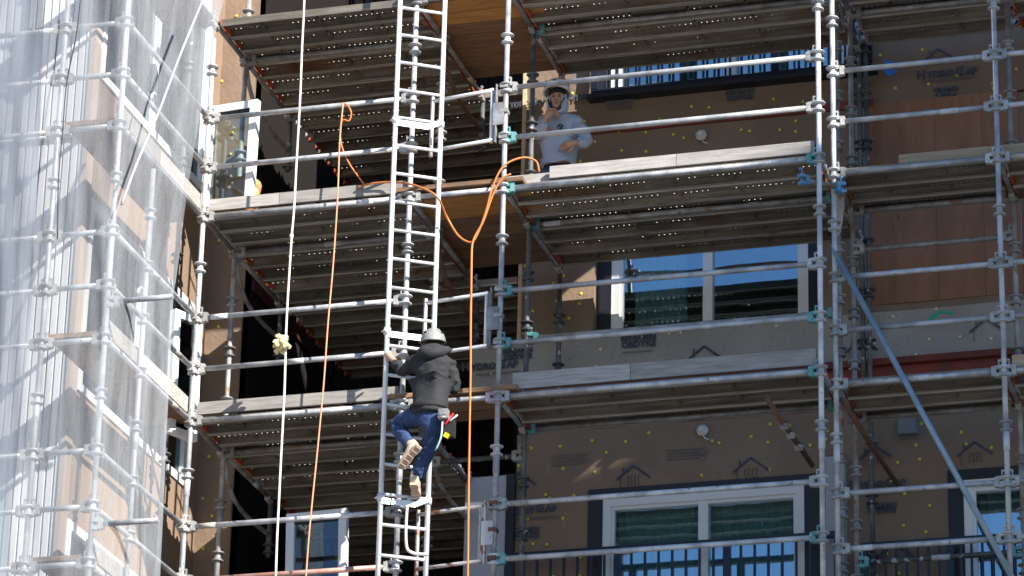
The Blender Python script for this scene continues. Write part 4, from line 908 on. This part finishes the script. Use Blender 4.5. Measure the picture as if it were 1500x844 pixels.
hm = skin_mesh('hoodie', hn, [('hem', 'wst'), ('wst', 'mid'), ('mid', 'cst'), ('cst', 'upc'), ('upc', 'nk'), ('upc', 'shl'), ('shl', 'mll'), ('mll', 'ell'), ('ell', 'mfl'), ('mfl', 'wrl'), ('upc', 'shr'), ('shr', 'mlr'), ('mlr', 'elr'), ('elr', 'wrr')], 3, .016, 10, 'wst'); hood1 = to_obj('hoodie', hm, hoodblack, root1)
# the hood lies bunched at the nape
c = J['nk'] + V((.01, -.06, -.02)); pts = arc([c + V((-.12, .05, .03)), c + V((-.09, -.04, -.01)), c + V((0, -.085, -.045)), c + V((.09, -.04, -.02)), c + V((.12, .05, .03))], 5)
mb = MB().path(pts, [.030, .034, .038, .042, .046, .050, .053, .056, .058, .060, .060, .060, .058, .056, .053, .050, .046, .042, .038, .034, .030], 12); mb.ball(c + V((0, -.02, .0)), (.105, .085, .065), 10); me = mb.mesh('hood', hoodblack)
for v in me.vertices: v.co += v.normal * noise.noise(v.co * 14) * .014
me.transform(Matrix.Translation(-root1.location)); link('hood', me, hood1)
jn = {'pel': (J['pel'], (.155, .130)), 'top': (J['pel'].lerp(J['wst'], .8), (.11, .10)), 'hpl': (J['hpl'] + V((-.02, 0, -.01)), .108), 'tl': (J['hpl'].lerp(J['knl'], .5), .098), 'knl': (J['knl'], .078), 'cl': (J['knl'].lerp(J['anl'], .5), .070), 'anl': (J['anl'].lerp(J['knl'], .1), .060),
      'hpr': (J['hpr'] + V((.01, 0, -.02)), .110), 'tr': (J['hpr'].lerp(J['knr'], .5), .096), 'knr': (J['knr'], .078), 'cr': (J['knr'].lerp(J['anr'], .5), .070), 'anr': (J['anr'].lerp(J['knr'], .06), .062)}
jm = skin_mesh('jeans', jn, [('top', 'pel'), ('pel', 'hpl'), ('hpl', 'tl'), ('tl', 'knl'), ('knl', 'cl'), ('cl', 'anl'), ('pel', 'hpr'), ('hpr', 'tr'), ('tr', 'knr'), ('knr', 'cr'), ('cr', 'anr')], 3, .013, 14, 'pel'); jean1 = to_obj('jeans', jm, denim, root1)
boot('boot', J['anr'] + V((0, -.02, -.02)), J['anr'] + V((-.03, .14, -.045)), V((0, .1, 1)), root1, .90)
boot('boot', J['anl'] + V((0, 0, -.02)), aY(588, 676, -.46), (J['knl'] - J['anl']).normalized() * .5 + V((-.2, .5, .4)), root1, .90)
MB().ball(J['hd'] + V((.015, -.035, .0)), (.082, .082, .092), 12).build('hair', hairm, root1)
helmet(aY(634, 500, -.42), V((-.35, .85, .15)), helmg, root1, 1.0, True, V((0, -.1, 1)))
tb = MB(); c = aY(628, 598, -.50); tb.lathe([(.165, -.022), (.172, -.018), (.172, .018), (.165, .022)], c, 24); belt = tb.build('tool_belt', hairm, root1)
for v in belt.data.vertices: v.co.y *= .82
p = aY(650, 607, -.60); sub_build(MB().box(p, (.085, .06, .085)).box(p + V((0, -.032, .01)), (.06, .01, .05)).lathe([(.001, -.0), (.035, 0), (.035, .02), (.001, .02)], p + V((0, -.03, -.055)), 12), 'tape_reel', galvworn, root1, belt)
p = aY(657, 624, -.55); sub_build(MB().box(p, (.07, .07, .14), Matrix.Rotation(.25, 3, 'Y')).box(p + V((.02, .03, -.02)), (.06, .05, .16)), 'pouch', hairm, root1, belt)
sub_build(MB().path([aY(652, 622, -.60), aY(664, 606, -.56)], .011, 8), 'red_grip', red, root1, belt); sub_build(MB().path([aY(659, 617, -.60), aY(670, 608, -.56)], .009, 8), 'pliers', galv, root1, belt)
sub_build(MB().box(aY(654, 638, -.60), (.04, .03, .04), Matrix.Rotation(.5, 3, 'Y')), 'yellow_tape', yel, root1, belt)
sub_build(MB().path(arc([aY(648, 618, -.62), aY(646, 640, -.63), aY(638, 660, -.60)], 4), .009, 8), 'hammer_handle', mat('pale_blue', (.35, .50, .62), .5), root1, belt)
# ---- the watcher in the white helmet
root2 = empty('person', V((aY(818, 230, 1.45).x, 1.45, 15.05)), 'man in white helmet and pale grey hoodie standing on the deck, hand at his mouth', 'person')
Q = {k: aY(*v) for k, v in dict(hd=(817, 147, 1.42), nk=(819, 168, 1.47), upc=(820, 182, 1.48), cst=(820, 200, 1.46), wst=(819, 226, 1.45), pel=(819, 246, 1.45), shl=(796, 181, 1.46), shr=(845, 182, 1.46), ell=(787, 202, 1.30), wrl=(800, 172, 1.22), elr=(861, 209, 1.38), wrr=(843, 209, 1.24)).items()}
x2 = Q['pel'].x
for s_, k in ((-.10, 'l'), (.10, 'r')): Q['hp' + k] = V((x2 + s_, 1.45, Q['pel'].z - .06)); Q['kn' + k] = V((x2 + s_ * 1.15, 1.42, 15.56)); Q['an' + k] = V((x2 + s_ * 1.2, 1.46, 15.16))
rad2 = dict(rad); bm2 = skin_mesh('body', {k: (Q[k], rad2[k]) for k in rad2}, E_, 2)
mb = MB(); head(mb, Q['hd'], V((.12, -1, -.10)), 1.0); mb.path([Q['nk'], Q['hd'] + V((0, .01, -.05))], [.055, .05], 10)
hand(mb, Q['wrl'], aY(812, 161, 1.27) - Q['wrl'], V((0, -.5, 1)), V((.3, .3, -.6)), .65, 1.05, -1); hand(mb, Q['wrr'], V((-1, -.15, -.25)), V((0, .2, 1)), V((0, 1, 0)), .25, 1.05, 1)
body_obj(bm2, mb, root2)
hn = {'hem': (Q['pel'] + V((0, 0, .03)), (.180, .145)), 'wst': (Q['wst'], (.190, .145)), 'mid': (Q['wst'].lerp(Q['cst'], .5), (.180, .135)), 'cst': (Q['cst'], (.180, .13)), 'upc': (Q['upc'], (.135, .105)), 'nk': (Q['nk'] + V((0, 0, -.0)), (.075, .07)), 'shl': (Q['shl'], .085), 'mll': (Q['shl'].lerp(Q['ell'], .5), .078), 'ell': (Q['ell'], .072), 'mfl': (Q['ell'].lerp(Q['wrl'], .55), .060), 'wrl': (Q['wrl'].lerp(Q['ell'], .12), .042),
      'shr': (Q['shr'], .086), 'mlr': (Q['shr'].lerp(Q['elr'], .5), .080), 'elr': (Q['elr'], .074), 'mfr': (Q['elr'].lerp(Q['wrr'], .5), .060), 'wrr': (Q['wrr'].lerp(Q['elr'], .1), .044)}
hm = skin_mesh('hoodie', hn, [('hem', 'wst'), ('wst', 'mid'), ('mid', 'cst'), ('cst', 'upc'), ('upc', 'nk'), ('upc', 'shl'), ('shl', 'mll'), ('mll', 'ell'), ('ell', 'mfl'), ('mfl', 'wrl'), ('upc', 'shr'), ('shr', 'mlr'), ('mlr', 'elr'), ('elr', 'mfr'), ('mfr', 'wrr')], 3, .015, 9, 'wst'); hood2 = to_obj('hoodie', hm, hoodgrey, root2)
# raised hood round the face, open at the front
vs = []; fs = []; n1, n2 = 14, 22; c = Q['hd'] + V((0, .02, -.015))
for j in range(n1 + 1):
    for i in range(n2 + 1):
        a = math.radians(215) * (j / n1) - math.radians(35) if False else math.pi * (.42 + .58 * 1) * j / n1; b = math.radians(-55) + math.radians(290) * i / n2
        th = math.pi * .04 + (math.pi * .86) * j / n1; vs.append(c + V((.100 * math.sin(th) * math.cos(b), .108 * math.sin(th) * math.sin(b), -.03 + .125 * math.cos(th))))
for j in range(n1):
    for i in range(n2): fs.append((j * (n2 + 1) + i, j * (n2 + 1) + i + 1, (j + 1) * (n2 + 1) + i + 1, (j + 1) * (n2 + 1) + i))
mb = MB().add(vs, fs, 0, True); mb.path(arc([c + V((-.082, -.050, .05)), c + V((-.086, -.062, -.04)), c + V((-.066, -.085, -.12)), c + V((0, -.105, -.160)), c + V((.066, -.085, -.12)), c + V((.086, -.062, -.04)), c + V((.082, -.050, .05))], 5), .012, 10)
sub_build(mb, 'hood', hoodgrey, root2, hood2)
sub_build(MB().path(arc([c + V((-.088, -.03, .06)), c + V((-.072, -.088, -.02)), c + V((-.03, -.10, -.11)), c + V((.03, -.10, -.11)), c + V((.072, -.088, -.02)), c + V((.088, -.03, .06))], 6), .006, 6), 'chin_strap', hairm, root2, hood2)
lt = MB()
for a_, b_ in (((-.03, .05), (.01, .08)), ((.0, .02), (.03, .07)), ((-.02, -.02), (.02, .03)), ((.0, -.04), (.01, .02))): p = aY(820, 193, 1.305); lt.beam(p + V((a_[0], 0, a_[1])), p + V((b_[0], 0, b_[1])), .004, .022)
sub_build(lt, 'chest_print', ink, root2, hood2); p = aY(802, 190, 1.30); sub_build(MB().box(p, (.05, .02, .025), Matrix.Rotation(-.4, 3, 'Y')), 'orange_print', orange, root2, hood2)
jn = {'pel': (Q['pel'], (.155, .12)), 'top': (Q['pel'] + V((0, 0, .09)), (.150, .115)), 'hpl': (Q['hpl'], .105), 'knl': (Q['knl'], .078), 'anl': (Q['anl'], .066), 'hpr': (Q['hpr'], .105), 'knr': (Q['knr'], .078), 'anr': (Q['anr'], .066)}
to_obj('jeans', skin_mesh('jeans', jn, [('top', 'pel'), ('pel', 'hpl'), ('hpl', 'knl'), ('knl', 'anl'), ('pel', 'hpr'), ('hpr', 'knr'), ('knr', 'anr')], 3, .010, 12, 'pel'), denim2, root2)
for k in 'lr': boot('boot', V((Q['an' + k].x, 1.46, 15.135)), V((Q['an' + k].x, 1.30, 15.105)), V((0, 0, 1)), root2, 1.0)
cap = MB().ball(Q['hd'] + V((0, .000, .068)), (.086, .100, .048), 12); cap.build('beanie', hairm, root2)
helmet(aY(816, 135, 1.40), V((.10, -1, .05)), helmw, root2, 1.14, True)
